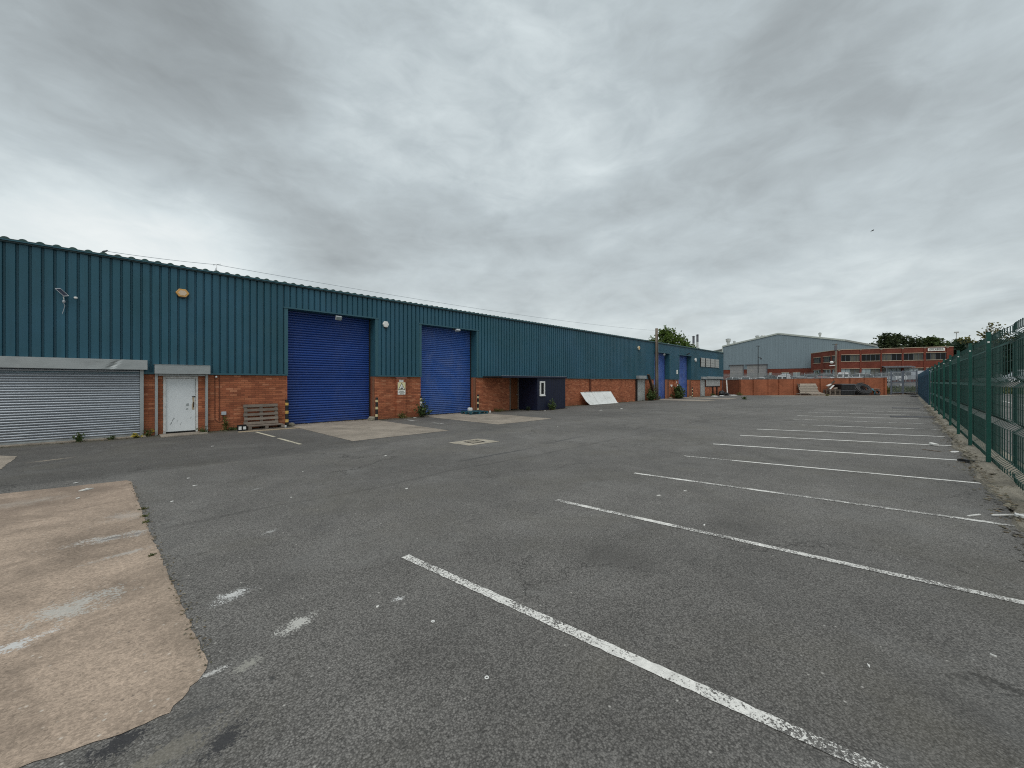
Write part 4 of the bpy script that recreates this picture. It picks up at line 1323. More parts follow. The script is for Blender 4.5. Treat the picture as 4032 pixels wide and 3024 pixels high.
# plank, paint tub and white block by the bench pallet
tag(MB().beam((3.08, 16.14, 0.016), (4.97, 16.05, 0.016), 0.09, 0.03).build('timber_plank', 'wood_pale'), 'long pale timber plank lying in front of the grey pallets', 'plank')
t = thing('paint_tub', 'black rectangular tub with white labels beside the grey pallets', 'tub', (3.28, 16.66, 0))
MB().box(3.15, 3.41, 16.56, 16.76, 0.0, 0.19).build('body', 'black_plastic', t, bevel=0.012)
MB().box(3.145, 3.415, 16.555, 16.765, 0.19, 0.205).build('lid', 'black_plastic', t)
MB().box(3.165, 3.25, 16.553, 16.559, 0.04, 0.16).build('printed_label', 'white_plastic', t)
MB().box(3.30, 3.385, 16.553, 16.559, 0.05, 0.15).build('printed_label', 'white_plastic', t)
tag(MB().prism([(4.53, 0.0), (4.68, 0.0), (4.69, 0.08), (4.54, 0.085)], 'y', 16.58, 16.72).build('foam_block', 'white_plastic', bevel=0.008), 'small white block at the foot of the first bollard', 'block')


def rock(name, label, loc, r, mat, cat='stone', seed=1, group=None):
    rnd = random.Random(seed)
    bm = bmesh.new()
    bmesh.ops.create_icosphere(bm, subdivisions=2, radius=1)
    for q in bm.verts:
        k = 1 + rnd.uniform(-0.16, 0.16)
        q.co = Vector((q.co.x * r[0] * k, q.co.y * r[1] * k, max(-0.55, q.co.z) * r[2] * k))
    zmin = min(q.co.z for q in bm.verts)
    for q in bm.verts:
        q.co.z -= zmin
    me = bpy.data.meshes.new(name)
    bm.to_mesh(me)
    bm.free()
    me.materials.append(MATS[mat])
    o = place(name, me, loc)
    return tag(o, label, cat, group)


rock('concrete_lump', 'broken concrete lump at the right foot of the first blue door', (8.22, 16.92, 0.006), (0.20, 0.13, 0.11), 'stone_grey', 'stone', 1)
rock('concrete_lump', 'small mossy lump at the left foot of the first blue door', (4.98, 17.05, 0.006), (0.13, 0.10, 0.08), 'stone_grey', 'stone', 2)
rock('concrete_lump', 'grey lump at the right foot of the pole-side blue door', (40.0, 16.95, 0.006), (0.35, 0.15, 0.10), 'stone_grey', 'stone', 3)
rock('concrete_lump', 'grey lump at the right foot of the farthest blue door', (45.4, 17.0, 0.006), (0.4, 0.15, 0.10), 'stone_grey', 'stone', 4)
for k, (xx, yy) in enumerate(((31.3, 17.0), (32.4, 17.02), (36.2, 16.9), (29.6, 17.0))):
    rock('brick_rubble', 'small broken brick lying at the foot of the far brick wall', (xx, yy, 0), (0.16, 0.07, 0.06), 'brick', 'rubble', 10 + k, 'rubble at the far wall foot')

# ---- white panel leaning on the wall
t = thing('white_metal_sheet', 'long white folded metal panel leaning against the brick beyond the porch', 'panel', (26.9, 16.9, 0))
xa, xb = 24.15, 28.6
A0, A1 = Vector((24.6, 16.50, 0.02)), Vector((28.75, 16.50, 0.02))
T0, T1 = Vector((24.25, 16.98, 0.94)), Vector((28.5, 16.98, 0.94))


def lerp(a, c, k):
    return a + (c - a) * k


nrm = (A1 - A0).cross(T0 - A0).normalized()
for i in range(3):
    q = [lerp(A0, A1, i / 3 + 0.003), lerp(A0, A1, (i + 1) / 3 - 0.003), lerp(T0, T1, (i + 1) / 3 - 0.003), lerp(T0, T1, i / 3 + 0.003)]
    if i == 0:
        q = [lerp(A0, A1, 0.05), q[1], q[2], q[3], lerp(q[3], A0, 0.7)]
    n = len(q)
    vs = [tuple(v_ - nrm * 0.0) for v_ in q] + [tuple(v_ + nrm * 0.03) for v_ in q]
    fs = [tuple(range(n)), tuple(range(n, 2 * n))[::-1]] + [(j, (j + 1) % n, (j + 1) % n + n, j + n) for j in range(n)]
    MB().add(vs, fs).build('sheet', 'white_panel', t)
MB().beam(lerp(T0, T1, 0.1) + Vector((0, -0.02, 0.02)), lerp(T0, T1, 0.93) + Vector((0, -0.02, 0.02)), 0.06, 0.03).build('top_flange', 'white_panel', t)
MB().beam(A0 + (A1 - A0) * 0.06 + Vector((0, -0.03, 0.012)), A1 + Vector((0.05, -0.03, 0.012)), 0.07, 0.024).build('bottom_flange', 'white_panel', t)

# ---- telegraph pole with cables
t = thing('telegraph_pole', 'weathered wooden telegraph pole standing in front of the far blue door', 'pole', (36.9, 16.98, 0))
MB().tube([(36.9, 16.98, 0), (36.9, 16.98, 2.2), (36.88, 16.98, 4.6), (36.86, 16.98, 6.85)], [0.165, 0.155, 0.14, 0.13], 14).build('shaft', 'pole_wood', t, smooth=True)
MB().box(36.80, 36.95, 16.80, 16.86, 6.3, 6.42).build('cable_clamp', 'alu', t)
MB().tube([(36.80, 16.81, 0), (36.79, 16.82, 3.0), (36.77, 16.84, 6.2)], 0.018, 6).build('riser_cable', 'black_plastic', t)


def catenary(a, c, sag, n=18):
    a, c = Vector(a), Vector(c)
    return [a + (c - a) * (i / n) - Vector((0, 0, sag * 4 * (i / n) * (1 - i / n))) for i in range(n + 1)]


tag(MB().tube(catenary((2.70, 17.6, 5.93), (36.86, 16.9, 6.62), 0.30, 24), 0.007, 5).build('overhead_cable', 'sign_grey'), 'thin black cable from the roof bracket to the telegraph pole', 'cable')
tag(MB().tube(catenary((-0.12, 17.4, 5.72), (2.68, 17.6, 5.93), 0.03, 8), 0.007, 5).build('overhead_cable', 'sign_grey'), 'short thin cable along the roof edge left of the bracket', 'cable')
tag(MB().tube(catenary((36.9, 17.0, 6.6), (58, 30, 6.6), 0.9, 14), 0.007, 5).build('overhead_cable', 'sign_grey'), 'thin cable running right and back from the telegraph pole', 'cable')
t = thing('roof_bracket', 'small pale cable bracket on the roof edge above the white door', 'bracket', (2.70, 17.55, 5.62))
MB().tube([(2.68, 17.5, 5.58), (2.70, 17.6, 5.95)], 0.014, 6).build('mast', 'alu', t)
MB().tube([(2.60, 17.6, 5.90), (2.82, 17.6, 5.98)], 0.012, 6).build('cross_arm', 'alu', t)
MB().tube([(2.60, 17.42, 5.60), (2.70, 17.6, 5.85)], 0.010, 5).build('stay', 'alu', t)
t = thing('pigeon', 'small dark bird perched on the roof edge at the left', 'bird', (-0.12, 17.3, 5.66))
MB().tube([(-0.17, 17.3, 5.66), (-0.13, 17.3, 5.68), (-0.08, 17.3, 5.70), (-0.055, 17.3, 5.73), (-0.03, 17.3, 5.735)], [0.006, 0.025, 0.025, 0.016, 0.004], 8).build('body', 'stack_dark', t, smooth=True)
MB().tube([(-0.11, 17.3, 5.60), (-0.11, 17.3, 5.70)], 0.006, 5).build('leg', 'stack_dark', t)
t = tag(MB().add([(0, 0, 0), (0.35, -0.1, 0.16), (0.75, 0, 0.10), (0.3, 0.12, 0.08), (-0.35, -0.1, 0.12), (-0.75, 0, 0.02), (-0.3, 0.12, 0.04), (0, 0.3, -0.02), (0, -0.3, 0.02), (0, 0, 0.08)],
                 [(8, 1, 3, 9), (1, 2, 3), (3, 7, 9), (8, 9, 6, 4), (4, 6, 5), (6, 7, 9), (8, 0, 3), (0, 7, 3), (8, 6, 0), (0, 6, 7), (8, 4, 6)]).build('gull', 'stack_dark'), 'tiny dark bird flying high in the grey sky', 'bird')
t.location = (80.9, 3.6, 24.5)
t.scale = (0.55, 0.55, 0.55)
t.rotation_euler = (0.2, 0.3, R(40))

# ---- timber beam leaning on the far wall
tag(MB().beam((36.55, 16.95, 0.05), (34.55, 16.70, 2.40), 0.22, 0.11, (1, 0, 0)).build('leaning_timber', 'wood_dark'), 'dark timber beam leaning on the shutter box beside the telegraph pole', 'timber')

# ================================================================== PLANTS
def leaf_blob(mb, c, rad, n, size, rnd, up=0.25, flat=1.0):
    for _ in range(n):
        while True:
            q = Vector((rnd.uniform(-1, 1), rnd.uniform(-1, 1), rnd.uniform(-1, 1)))
            if q.length <= 1:
                break
        q = Vector((q.x * rad[0], q.y * rad[1], q.z * rad[2])) + Vector(c)
        d = Vector((rnd.gauss(0, 1), rnd.gauss(0, 1), rnd.gauss(0, 0.6) + up)).normalized()
        s = d.cross(Vector((rnd.gauss(0, 1), rnd.gauss(0, 1), rnd.gauss(0, 1))))
        if s.length < 0.05:
            continue
        s.normalize()
        L = size * rnd.uniform(0.6, 1.35)
        w = L * 0.34
        mb.add([q, q + d * L * 0.5 + s * w, q + d * L, q + d * L * 0.5 - s * w], [(0, 1, 2, 3)])


def plant(name, label, loc, h, spread, nstem, nleaf, size, mat, seed, flowers=0, cat='weed', group=None):
    rnd = random.Random(seed)
    t = thing(name, label, cat, loc, group)
    x, y, z = loc
    st, lf, fl = MB(), MB(), MB()
    for i in range(nstem):
        a = rnd.uniform(0, 2 * math.pi)
        r = spread * rnd.random() ** 0.6 * rnd.choice((0.7, 1.0, 1.25))
        hh = h * rnd.uniform(0.35, 1.12) * (1.0 - 0.35 * (r / spread) ** 2)
        b0 = Vector((x + r * 0.25 * math.cos(a), y + r * 0.25 * math.sin(a) * 0.7, z))
        tip = Vector((x + r * math.cos(a), y + r * math.sin(a) * 0.7, z + hh))
        mid = (b0 + tip) / 2 + Vector((0, 0, hh * 0.15))
        st.tube([b0, mid, tip], [0.006 + h * 0.004, 0.005, 0.003], 4, cap=False)
        for k in range(nleaf):
            tt = rnd.uniform(0.15, 1.0)
            q = lerp(lerp(b0, mid, tt), lerp(mid, tip, tt), tt)
            leaf_blob(lf, q, (size * 0.5, size * 0.5, size * 0.4), 1, size, rnd, 0.35)
        if i < flowers:
            for k in range(4):
                leaf_blob(fl, tip, (0.03, 0.03, 0.02), 2, 0.04, rnd, 0.3)
    st.build('stem', 'bark' if h > 0.8 else 'leaf_olive', t)
    lf.build('leaves', mat, t)
    if fl.v:
        fl.build('flowers', 'petal', t)
    return t


plant('weed', 'leafy green weed growing at the foot of the grey shutter', (-0.62, 16.82, 0), 0.24, 0.16, 11, 11, 0.06, 'leaf_weed', 1)
plant('weed', 'small low weed at the grey shutter, nearer the brick pier', (0.02, 16.85, 0), 0.14, 0.10, 8, 9, 0.05, 'leaf_weed', 2)
plant('weed', 'yellow flowering weed at the right end of the grey shutter', (0.56, 16.85, 0), 0.14, 0.20, 12, 8, 0.045, 'leaf_weed', 3, 9)
plant('weed', 'yellow flowering weed at the foot of the brick pier left of the white door', (0.86, 16.95, 0), 0.24, 0.16, 12, 8, 0.05, 'leaf_weed', 4, 5)
plant('weed', 'small green weed at the right shutter guide of the white door', (2.22, 16.85, 0), 0.28, 0.16, 12, 10, 0.05, 'leaf_weed', 5)
plant('weed', 'reddish dry weed climbing up to the grey junction box', (2.86, 17.08, 0), 0.55, 0.14, 12, 12, 0.06, 'leaf_olive', 6)
plant('weed', 'low weed along the brick under the junction box', (3.05, 17.02, 0), 0.13, 0.3, 16, 8, 0.05, 'leaf_weed', 7)
plant('weed', 'dry straw weed at the foot of the forklift sign pilaster', (9.75, 16.92, 0), 0.30, 0.35, 26, 5, 0.07, 'leaf_olive', 8)
plant('bush', 'green bush growing round the bollard left of the second blue door', (10.72, 16.72, 0), 0.82, 0.42, 28, 20, 0.095, 'leaf_weed', 9, cat='bush')
plant('weed', 'low weed at the foot of the brick between the teal pallet and the porch', (15.9, 16.9, 0), 0.16, 0.5, 26, 6, 0.06, 'leaf_olive', 10)
plant('weed', 'small dark weed at the side wall of the porch', (17.72, 16.1, 0), 0.32, 0.22, 14, 10, 0.07, 'leaf_hedge', 11)
plant('bush', 'small leafy bush in front of the navy porch', (19.1, 15.42, 0), 0.62, 0.30, 22, 18, 0.085, 'leaf_weed', 12, cat='bush')
plant('weed', 'low dry weed at the right corner of the navy porch', (20.85, 16.4, 0), 0.22, 0.3, 18, 7, 0.06, 'leaf_olive', 13)
plant('bush', 'dense green bush in front of the small grey shutter by the telegraph pole', (35.1, 16.75, 0), 1.15, 0.60, 34, 24, 0.15, 'leaf_mid', 14, cat='bush')
plant('bush', 'tall olive coloured dry bush between the shutter and the leaning timber', (35.9, 16.98, 0), 1.45, 0.50, 40, 24, 0.13, 'leaf_olive', 15, cat='bush')
plant('bush', 'broad dark bush between the two far blue doors', (41.0, 16.55, 0), 1.35, 0.85, 44, 26, 0.17, 'leaf_mid', 16, cat='bush')
plant('bush', 'thin feathery bush in front of the farthest blue door', (42.3, 16.7, 0), 1.2, 0.8, 26, 18, 0.11, 'leaf_weed', 17, cat='bush')
plant('weed', 'low weed at the foot of the pole-side blue door', (37.6, 17.1, 0), 0.35, 0.4, 18, 9, 0.1, 'leaf_weed', 18)
plant('weed', 'small tuft of grass growing through the far asphalt', (44.0, 11.3, 0), 0.28, 0.32, 22, 7, 0.10, 'leaf_weed', 19)
plant('weed', 'low weed at the outer corner of the boundary wall', (56.5, 15.1, 0), 0.35, 0.5, 20, 7, 0.12, 'leaf_olive', 20)
plant('weed', 'low weed at the foot of the shuttered window', (51.5, 16.7, 0), 0.3, 0.5, 18, 8, 0.12, 'leaf_weed', 21)
plant('weed', 'dark weed on the concrete in front of the rubbish heap', (62.4, 6.9, 0.005), 0.16, 0.4, 16, 7, 0.1, 'leaf_olive', 22)
# weeds in the joint of the pink slab
for k, (yy, hh) in enumerate(((6.9, 0.03), (7.3, 0.035), (6.6, 0.025), (5.3, 0.02))):
    plant('weed', 'tiny weed in the joint along the pink concrete slab', (0.33 - 0.01 * k, yy, 0), hh, 0.05, 9, 5, 0.015, 'leaf_weed', 30 + k, group='tiny weeds in the slab joint')

# ---- litter
def scrap(label, loc, L, Wd, rz, mat='paper', group='paper scraps scattered on the yard', seed=0, hgt=0.012, name='litter_scrap', cat='litter'):
    rnd = random.Random(seed)
    n = 9
    top, bot = [], []
    for i in range(n):
        a = 2 * math.pi * i / n
        k = rnd.uniform(0.7, 1.1)
        top.append((math.cos(a) * L / 2 * k, math.sin(a) * Wd / 2 * k, hgt * rnd.uniform(0.5, 1.2)))
        bot.append((math.cos(a) * L / 2 * k, math.sin(a) * Wd / 2 * k, 0.0))
    c, s = math.cos(rz), math.sin(rz)
    vs = [(q[0] * c - q[1] * s, q[0] * s + q[1] * c, q[2]) for q in top + bot]
    fs = [tuple(range(n)), tuple(range(n, 2 * n))[::-1]] + [(i, (i + 1) % n, (i + 1) % n + n, i + n) for i in range(n)]
    o = MB().add(vs, fs).build(name, mat, origin=(0, 0, 0))
    o.location = loc
    return tag(o, label, cat, group)


sc = [(3.36, 5.71, .10, .05, .3), (1.44, 2.87, .05, .03, .2), (1.93, 13.17, .12, .06, .1), (-0.33, 8.64, .10, .04, .8), (0.99, 9.1, .08, .05, .4),
      (0.63, 7.49, .06, .04, .2), (0.99, 8.37, .12, .04, .2), (4.52, 8.61, .12, .06, 1.9), (21.0, 13.16, .45, .16, .1), (23.1, 12.98, .6, .16, .3),
      (10.3, 16.75, .28, .12, .4), (5.84, 2.66, .12, .04, -.5), (6.38, 2.47, .10, .04, -.6), (3.23, 0.16, .05, .02, .4), (3.9, -0.39, .06, .02, 1.2),
      (5.02, 1.72, .10, .03, .2), (14.61, -0.85, .50, .14, -.4), (1.9, 6.5, .05, .03, 0), (2.6, 8.2, .04, .03, 1), (7.6, 8.62, .09, .06, .3),
      (18.2, 15.25, .2, .1, .3), (18.9, 15.2, .14, .08, .5), (12.1, 9.5, .1, .05, .4), (-0.41, 9.98, .12, .05, .1)]
for k, (x, y, L, Wd, a) in enumerate(sc):
    f_ = 0.62 if L < 0.2 else 0.9
    scrap('small white paper scrap lying on the yard', (x, y, 0.012 if k in (3, 23, 19) else 0.001), L * f_, Wd * f_, a, seed=k, hgt=0.008)
rough = [(1.63, 2.41), (1.54, 1.73), (2.78, 1.79)]
for (x, y) in rough[:2]:
    mb = MB()
    n = 14
    vs = []
    for r, z in ((0.006, 0.003), (0.008, 0.006), (0.012, 0.006), (0.014, 0.003), (0.012, 0.0005), (0.008, 0.0005)):
        vs += [(x + r * math.cos(2 * math.pi * i / n), y + r * math.sin(2 * math.pi * i / n), z + 0.001) for i in range(n)]
    fs = [(a * n + i, a * n + (i + 1) % n, ((a + 1) % 6) * n + (i + 1) % n, ((a + 1) % 6) * n + i) for a in range(6) for i in range(n)]
    tag(mb.add(vs, fs).build('washer', 'white_plastic'), 'tiny white plastic washer lying on the near asphalt', 'washer', 'plastic washers on the asphalt')
scrap('crumpled white paper strip lying on the pink concrete slab', (-0.26, 9.23, 0.008), 0.20, 0.05, 0.5, seed=50, group=None, hgt=0.02)
scrap('white crumpled bag lying across the sixth parking line', (15.7, -0.53, 0.012), 0.30, 0.16, 0.6, seed=51, group=None, hgt=0.05, cat='bag')
scrap('dark shoe-like rag lying at the end of the fifth parking line', (12.87, -0.94, 0.02), 0.30, 0.14, 1.2, 'black_plastic', None, 52, 0.06, 'rag', 'rag')
tag(MB().beam((14.51, -0.30, 0.012), (14.35, -0.60, 0.012), 0.03, 0.015).build('thin_stick', 'wood_grey'), 'thin grey stick lying between two parking lines near the fence', 'stick')
tag(MB().beam((7.93, -0.78, 0.02), (8.10, -1.13, 0.07), 0.022, 0.012).build('white_strip', 'paper'), 'thin white plastic strip lying on the verge by the third parking line', 'strip')
tag(MB().beam((7.70, -0.56, 0.010), (7.90, -0.68, 0.010), 0.02, 0.012).build('white_strip', 'paper'), 'short white strip touching the end of the third parking line', 'strip')
scrap('white plastic tray lying on the verge at the right edge', (7.93, -1.02, 0.05), 0.16, 0.10, 0.7, 'white_plastic', None, 53, 0.03, 'plastic_tray', 'tray')
for k in range(26):
    rr = random.Random(200 + k)
    x = rr.uniform(7, 24)
    rock('verge_stone', 'small stone lying on the verge under the green fence', (x, rr.uniform(-1.15, -0.95), 0.035), (rr.uniform(.02, .06), rr.uniform(.02, .05), rr.uniform(.015, .035)), 'stone_grey', 'stone', 300 + k, 'stones on the verge')
# dark lengths of timber lying at the far bays
tag(MB().beam((26.7, 0.53, 0.05), (27.5, -1.0, 0.05), 0.09, 0.045).build('dark_timber', 'stack_dark'), 'dark timber lying across the bays near the green fence', 'timber')
tag(MB().beam((35.5, 0.63, 0.05), (36.0, -0.6, 0.05), 0.09, 0.045).build('dark_timber', 'stack_dark'), 'farther dark timber lying in the bays near the blue fence', 'timber')
scrap('black rubber mat lying at the foot of the blue fence', (66.5, -0.75, 0.0), 2.2, 0.9, 0.2, 'rubber', None, 60, 0.12, 'rubber_mat', 'mat')
scrap('black sheet lying in front of the steel gate', (76.5, -0.55, 0.0), 2.4, 0.9, 0.4, 'rubber', None, 61, 0.22, 'black_sheet', 'sheet')

# ================================================================== GREEN MESH FENCE
YF = -1.24
PX = [-3.6, -0.3, 2.95, 6.20, 8.85, 12.74, 16.04, 19.36, 22.68, 26.3, 30.1, 33.9, 37.7, 41.3]
FH = 2.72
fence = thing('mesh_fence', 'tall dark green welded mesh fence along the right edge of the yard', 'fence', (20, YF, 0))
# panel profile: straight wires with V-shaped folds
FOLDS = [0.24, 0.96, 1.72, 2.48]


def wire_profile():
    pr = [(0.0, 0.06)]
    for zf in FOLDS:
        pr += [(0.0, zf - 0.09), (-0.10, zf), (0.0, zf + 0.09)]
    pr.append((0.0, FH - 0.02))
    return pr


WP = wire_profile()


def wire_mesh(r):
    mb = MB()
    vs, fs = [], []
    for y, z in WP:
        vs += [(-r, y, z), (r * 0.6, y - r, z), (r * 0.6, y + r, z)]
    for i in range(len(WP) - 1):
        for j in range(3):
            a, c = 3 * i + j, 3 * i + (j + 1) % 3
            fs.append((a, c, c + 3, a + 3))
    me = bpy.data.meshes.new('wire')
    me.from_pydata(vs, [], fs)
    me.materials.append(MATS['mesh_green'])
    return me


wm = wire_mesh(0.0075)
SP = 0.15
for i, x in enumerate(PX):
    post = MB().box(x - 0.05, x + 0.05, YF + 0.0, YF + 0.065, 0.0, FH + 0.02).build('post', 'fence_green', fence, bevel=0.006)
    MB().box(x - 0.051, x + 0.051, YF - 0.001, YF + 0.066, FH + 0.02, FH + 0.032).build('post_cap', 'black_plastic', post)
    MB().box(x - 0.056, x - 0.049, YF + 0.02, YF + 0.05, FH - 0.20, FH - 0.165).build('clip', 'white_plastic', post)
for i in range(len(PX) - 1):
    x0, x1 = PX[i], PX[i + 1]
    hor = MB()
    yb = YF - 0.03
    for zf in FOLDS:
        for dy_, dz_ in ((0.0, -0.09), (-0.10, 0.0), (0.0, 0.09)):
            hor.box(x0 + 0.03, x1 - 0.03, yb + dy_ - 0.004, yb + dy_ + 0.004, zf + dz_ - 0.004, zf + dz_ + 0.004)
    for z in [0.08 + 0.2 * k for k in range(14)]:
        if all(abs(z - zf) > 0.1 for zf in FOLDS):
            hor.box(x0 + 0.03, x1 - 0.03, yb - 0.009, yb - 0.004, z - 0.003, z + 0.003)
    panel = hor.build('mesh_panel', 'mesh_green', fence)
    n = int(round((x1 - x0 - 0.1) / SP))
    if 3 <= i <= 7:
        rnd = random.Random(i)
        for k in range(n + 1):
            o = bpy.data.objects.new('wire', wm)
            COL.objects.link(o)
            o.parent = panel
            xx = x0 + 0.05 + k * (x1 - x0 - 0.1) / n
            bow = 0.05 * math.exp(-((k - n * 0.55) / 2.5) ** 2) if i == 4 else 0.0
            o.location = Vector((xx, yb - bow, 0.0)) - wloc(panel)
    else:
        jw = MB()
        for k in range(n + 1):
            xx = x0 + 0.05 + k * (x1 - x0 - 0.1) / n
            vs = [(q.co.x + xx, q.co.y + yb, q.co.z) for q in wm.vertices]
            jw.add(vs, [tuple(f_.vertices) for f_ in wm.polygons])
        stuff(jw.build('wires', 'mesh_green', panel))

# ================================================================== BLUE FENCE BEYOND IT
bf = thing('blue_fence', 'blue steel fence continuing beyond the green mesh fence', 'fence', (60, YF, 0))
bx = [41.75 + 2.75 * k for k in range(14)]
for i, x in enumerate(bx):
    g0 = gz(x)
    MB().box(x - 0.07, x + 0.07, YF - 0.03, YF + 0.10, g0, g0 + 2.72).build('post', 'fence_blue', bf)
    if i < len(bx) - 1:
        jw = MB()
        for k in range(1, 17):
            xx = x + 0.07 + k * 2.61 / 17
            g1 = gz(xx)
            jw.prism([(xx - 0.035, g1 + 0.06), (xx + 0.035, g1 + 0.06), (xx + 0.035, g1 + 2.55), (xx, g1 + 2.65), (xx - 0.035, g1 + 2.55)], 'y', YF - 0.022, YF - 0.008)
        for z in (0.35, 2.25):
            jw.obox((x + 1.375, YF + 0.012, (gz(x) + gz(x + 2.75)) / 2 + z), (1.3, 0, (gz(x + 2.75) - gz(x)) / 2), (0, 0.018, 0), (0, 0, 0.03))
        jw.build('pale_panel', 'fence_blue', bf)

# ================================================================== FAR BOUNDARY WALL
WA = Vector((57.0, 15.0, 0))
WE = Vector((72.4, 1.88, 0))
wd = (WE - WA).normalized()
wn_ = Vector((-wd.y, wd.x, 0))
if wn_.dot(Vector((-1, -0.3, 0))) < 0:
    wn_ = -wn_
WLEN = (WE - WA).length


def wall_pt(s, d, z):
    return WA + wd * s + wn_ * d + Vector((0, 0, z))


bw = thing('boundary_wall', 'red brick boundary wall with piers closing the far end of the yard', 'wall', (64, 9, 0))
piers = [0.0, 1.75, 3.75, 5.25, 7.25, 11.0, 12.9, 15.2, 17.2, 20.1]


def htop(s):
    return 2.06 + 0.28 * s / WLEN


for i in range(len(piers) - 1):
    s0, s1 = piers[i] + 0.16, piers[i + 1] - 0.16
    h_ = htop((s0 + s1) / 2)
    off = (0.03 if i % 2 else -0.03)
    MB().obox(wall_pt((s0 + s1) / 2, off - 0.12, (h_ - 0.07) / 2), wd * (s1 - s0) / 2, wn_ * 0.11, (0, 0, (h_ - 0.07) / 2)).build('wall_panel', 'brick_boundary', bw)
    MB().obox(wall_pt((s0 + s1) / 2, off - 0.12, h_ - 0.035), wd * ((s1 - s0) / 2 + 0.004), wn_ * 0.125, (0, 0, 0.034)).build('coping', 'coping', bw)
for s in piers:
    h_ = htop(s)
    MB().obox(wall_pt(s, -0.06, (h_ - 0.06) / 2), wd * 0.165, wn_ * 0.165, (0, 0, (h_ - 0.06) / 2)).build('pier', 'brick_boundary', bw)
    MB().obox(wall_pt(s, -0.06, h_ - 0.028), wd * 0.18, wn_ * 0.18, (0, 0, 0.03)).build('pier_cap', 'coping', bw)
# return wall towards the warehouse corner
rd = Vector((0.77, 0.638, 0))
rn = Vector((-0.638, 0.77, 0))
for s0, s1 in ((0.2, 2.3), (2.34, 4.3), (4.34, 6.0)):
    q = WA + rd * (s0 + s1) / 2 - rn * 0.12
    MB().obox(q + Vector((0, 0, 0.985)), rd * (s1 - s0) / 2, rn * 0.11, (0, 0, 0.985)).build('wall_panel', 'brick_boundary_return_shaded', bw)
    MB().obox(q + Vector((0, 0, 2.005)), rd * ((s1 - s0) / 2 + 0.02), rn * 0.13, (0, 0, 0.034)).build('coping', 'coping', bw)
tag(MB().tube([(56.35, 16.45, 0.05), (56.5, 16.62, 1.95)], 0.075, 8).build('white_pipe', 'white_plastic'), 'white plastic pipe standing at the far corner of the warehouse', 'pipe')
# black bags and boards at the warehouse corner
for k, (x, y, r) in enumerate(((53.6, 16.3, (0.55, 0.35, 0.42)), (54.5, 16.45, (0.45, 0.4, 0.33)), (55.3, 16.2, (0.4, 0.3, 0.25)))):
    rock('rubbish_bag', ['larger black rubbish bag under the shuttered window', 'black rubbish bag, middle of three at the far warehouse corner', 'smallest black rubbish bag, nearest the white pipe'][k], (x, y, 0), r, 'black_plastic', 'bag', 70 + k, 'black bags at the warehouse corner')
for k, (x, y, L, a) in enumerate(((52.4, 15.9, 1.3, 0.2), (50.4, 16.1, 1.5, 0.05), (55.6, 15.6, 1.2, -0.3))):
    o = MB().obox((0, 0, 0.03), (L / 2, 0, 0), (0, 0.2, 0.02), (0, 0, 0.02)).build('discarded_board', 'white_panel', origin=(0, 0, 0))
    o.location = (x, y, 0.012)
    o.rotation_euler = (0, 0, a)
    tag(o, ['pale board lying under the black bags', 'pale board lying in front of the far grey shutter door', 'pale board lying near the white pipe'][k], 'board', 'boards at the warehouse corner')

# ================================================================== RUBBISH HEAP AT THE WALL
SC = 0.00724


def hs(tx):
    return (tx + 630) * SC


def hp(tx, d, z):
    return wall_pt(hs(tx), d, z)


t = thing('wooden_crate_side', 'bleached slatted wooden panel leaning against the boundary wall', 'panel', hp(600, 0.3, 0))
for k in range(6):
    z0 = 0.30 + k * 0.205
    d0 = 0.62 - k * 0.085
    a, c = (405 if k < 4 else 440) + 12 * (k % 2), 775 - 9 * (k % 3)
    MB().obox((hp(a, d0, z0 + 0.09) + hp(c, d0, z0 + 0.09)) / 2, wd * (hs(c) - hs(a)) / 2, wn_ * 0.012, Vector((0, 0, 0.088)) - wn_ * 0.035).build('board', 'wood_bleached', t)
MB().obox((hp(420, 0.42, 0.8) + hp(765, 0.30, 0.8)) / 2, wd * (hs(760) - hs(425)) / 2, wn_ * 0.01, Vector((0, 0, 0.62)) - wn_ * 0.24).build('gap_dark_sheet', 'wood_dark', t)  # added dark sheet that paints the shade in the gaps between boards
for a in (420, 590, 765):
    MB().beam(hp(a, 0.60, 0.0), hp(a, 0.12, 1.5), 0.08, 0.05).build('batten', 'wood_grey', t)
q = make_pallet('wooden_pallet', 'bleached pallet propped at a slant below the slatted panel', 2.0, 1.0, 'wood_bleached', hp(640, 1.15, 0.0))
q.rotation_euler = (R(14), 0, math.atan2(wd.y, wd.x))
q.location = hp(640, 1.15, 0.14)
for k, (a, c, d, z, m_) in enumerate(((240, 520, 1.3, 0.05, 'wood_dark'), (300, 560, 1.0, 0.20, 'wood_bleached'), (330, 700, 1.5, 0.03, 'wood_dark'), (720, 900, 0.8, 0.06, 'wood_grey'), (740, 880, 0.7, 0.25, 'wood_dark'))):
    tag(MB().beam(hp(a, d, z + 0.03), hp(c, d - 0.1, z + 0.03), 0.25, 0.05).build('loose_board', m_),
        ['dark loose board, leftmost at the rubbish heap', 'pale loose board lying on the dark ones left of the heap', 'long dark board in front of the bleached pallet', 'grey board lying left of the grey pallet stack', 'dark board on top, left of the grey pallet stack'][k], 'board', 'loose boards at the heap')
for k in range(5):
    q = make_pallet('wooden_pallet', ['lowest grey pallet of the stack at the boundary wall', 'second grey pallet from the ground in the wall stack', 'third grey pallet from the ground in the wall stack', 'fourth grey pallet from the ground in the wall stack', 'topmost grey pallet of the stack at the boundary wall'][k],
                    1.45, 1.0, 'wood_grey', hp(990, 0.8, 0.147 * k), 'stack of grey pallets at the wall')
    q.rotation_euler = (0, 0, math.atan2(wd.y, wd.x) + 0.03 * (k % 3 - 1))
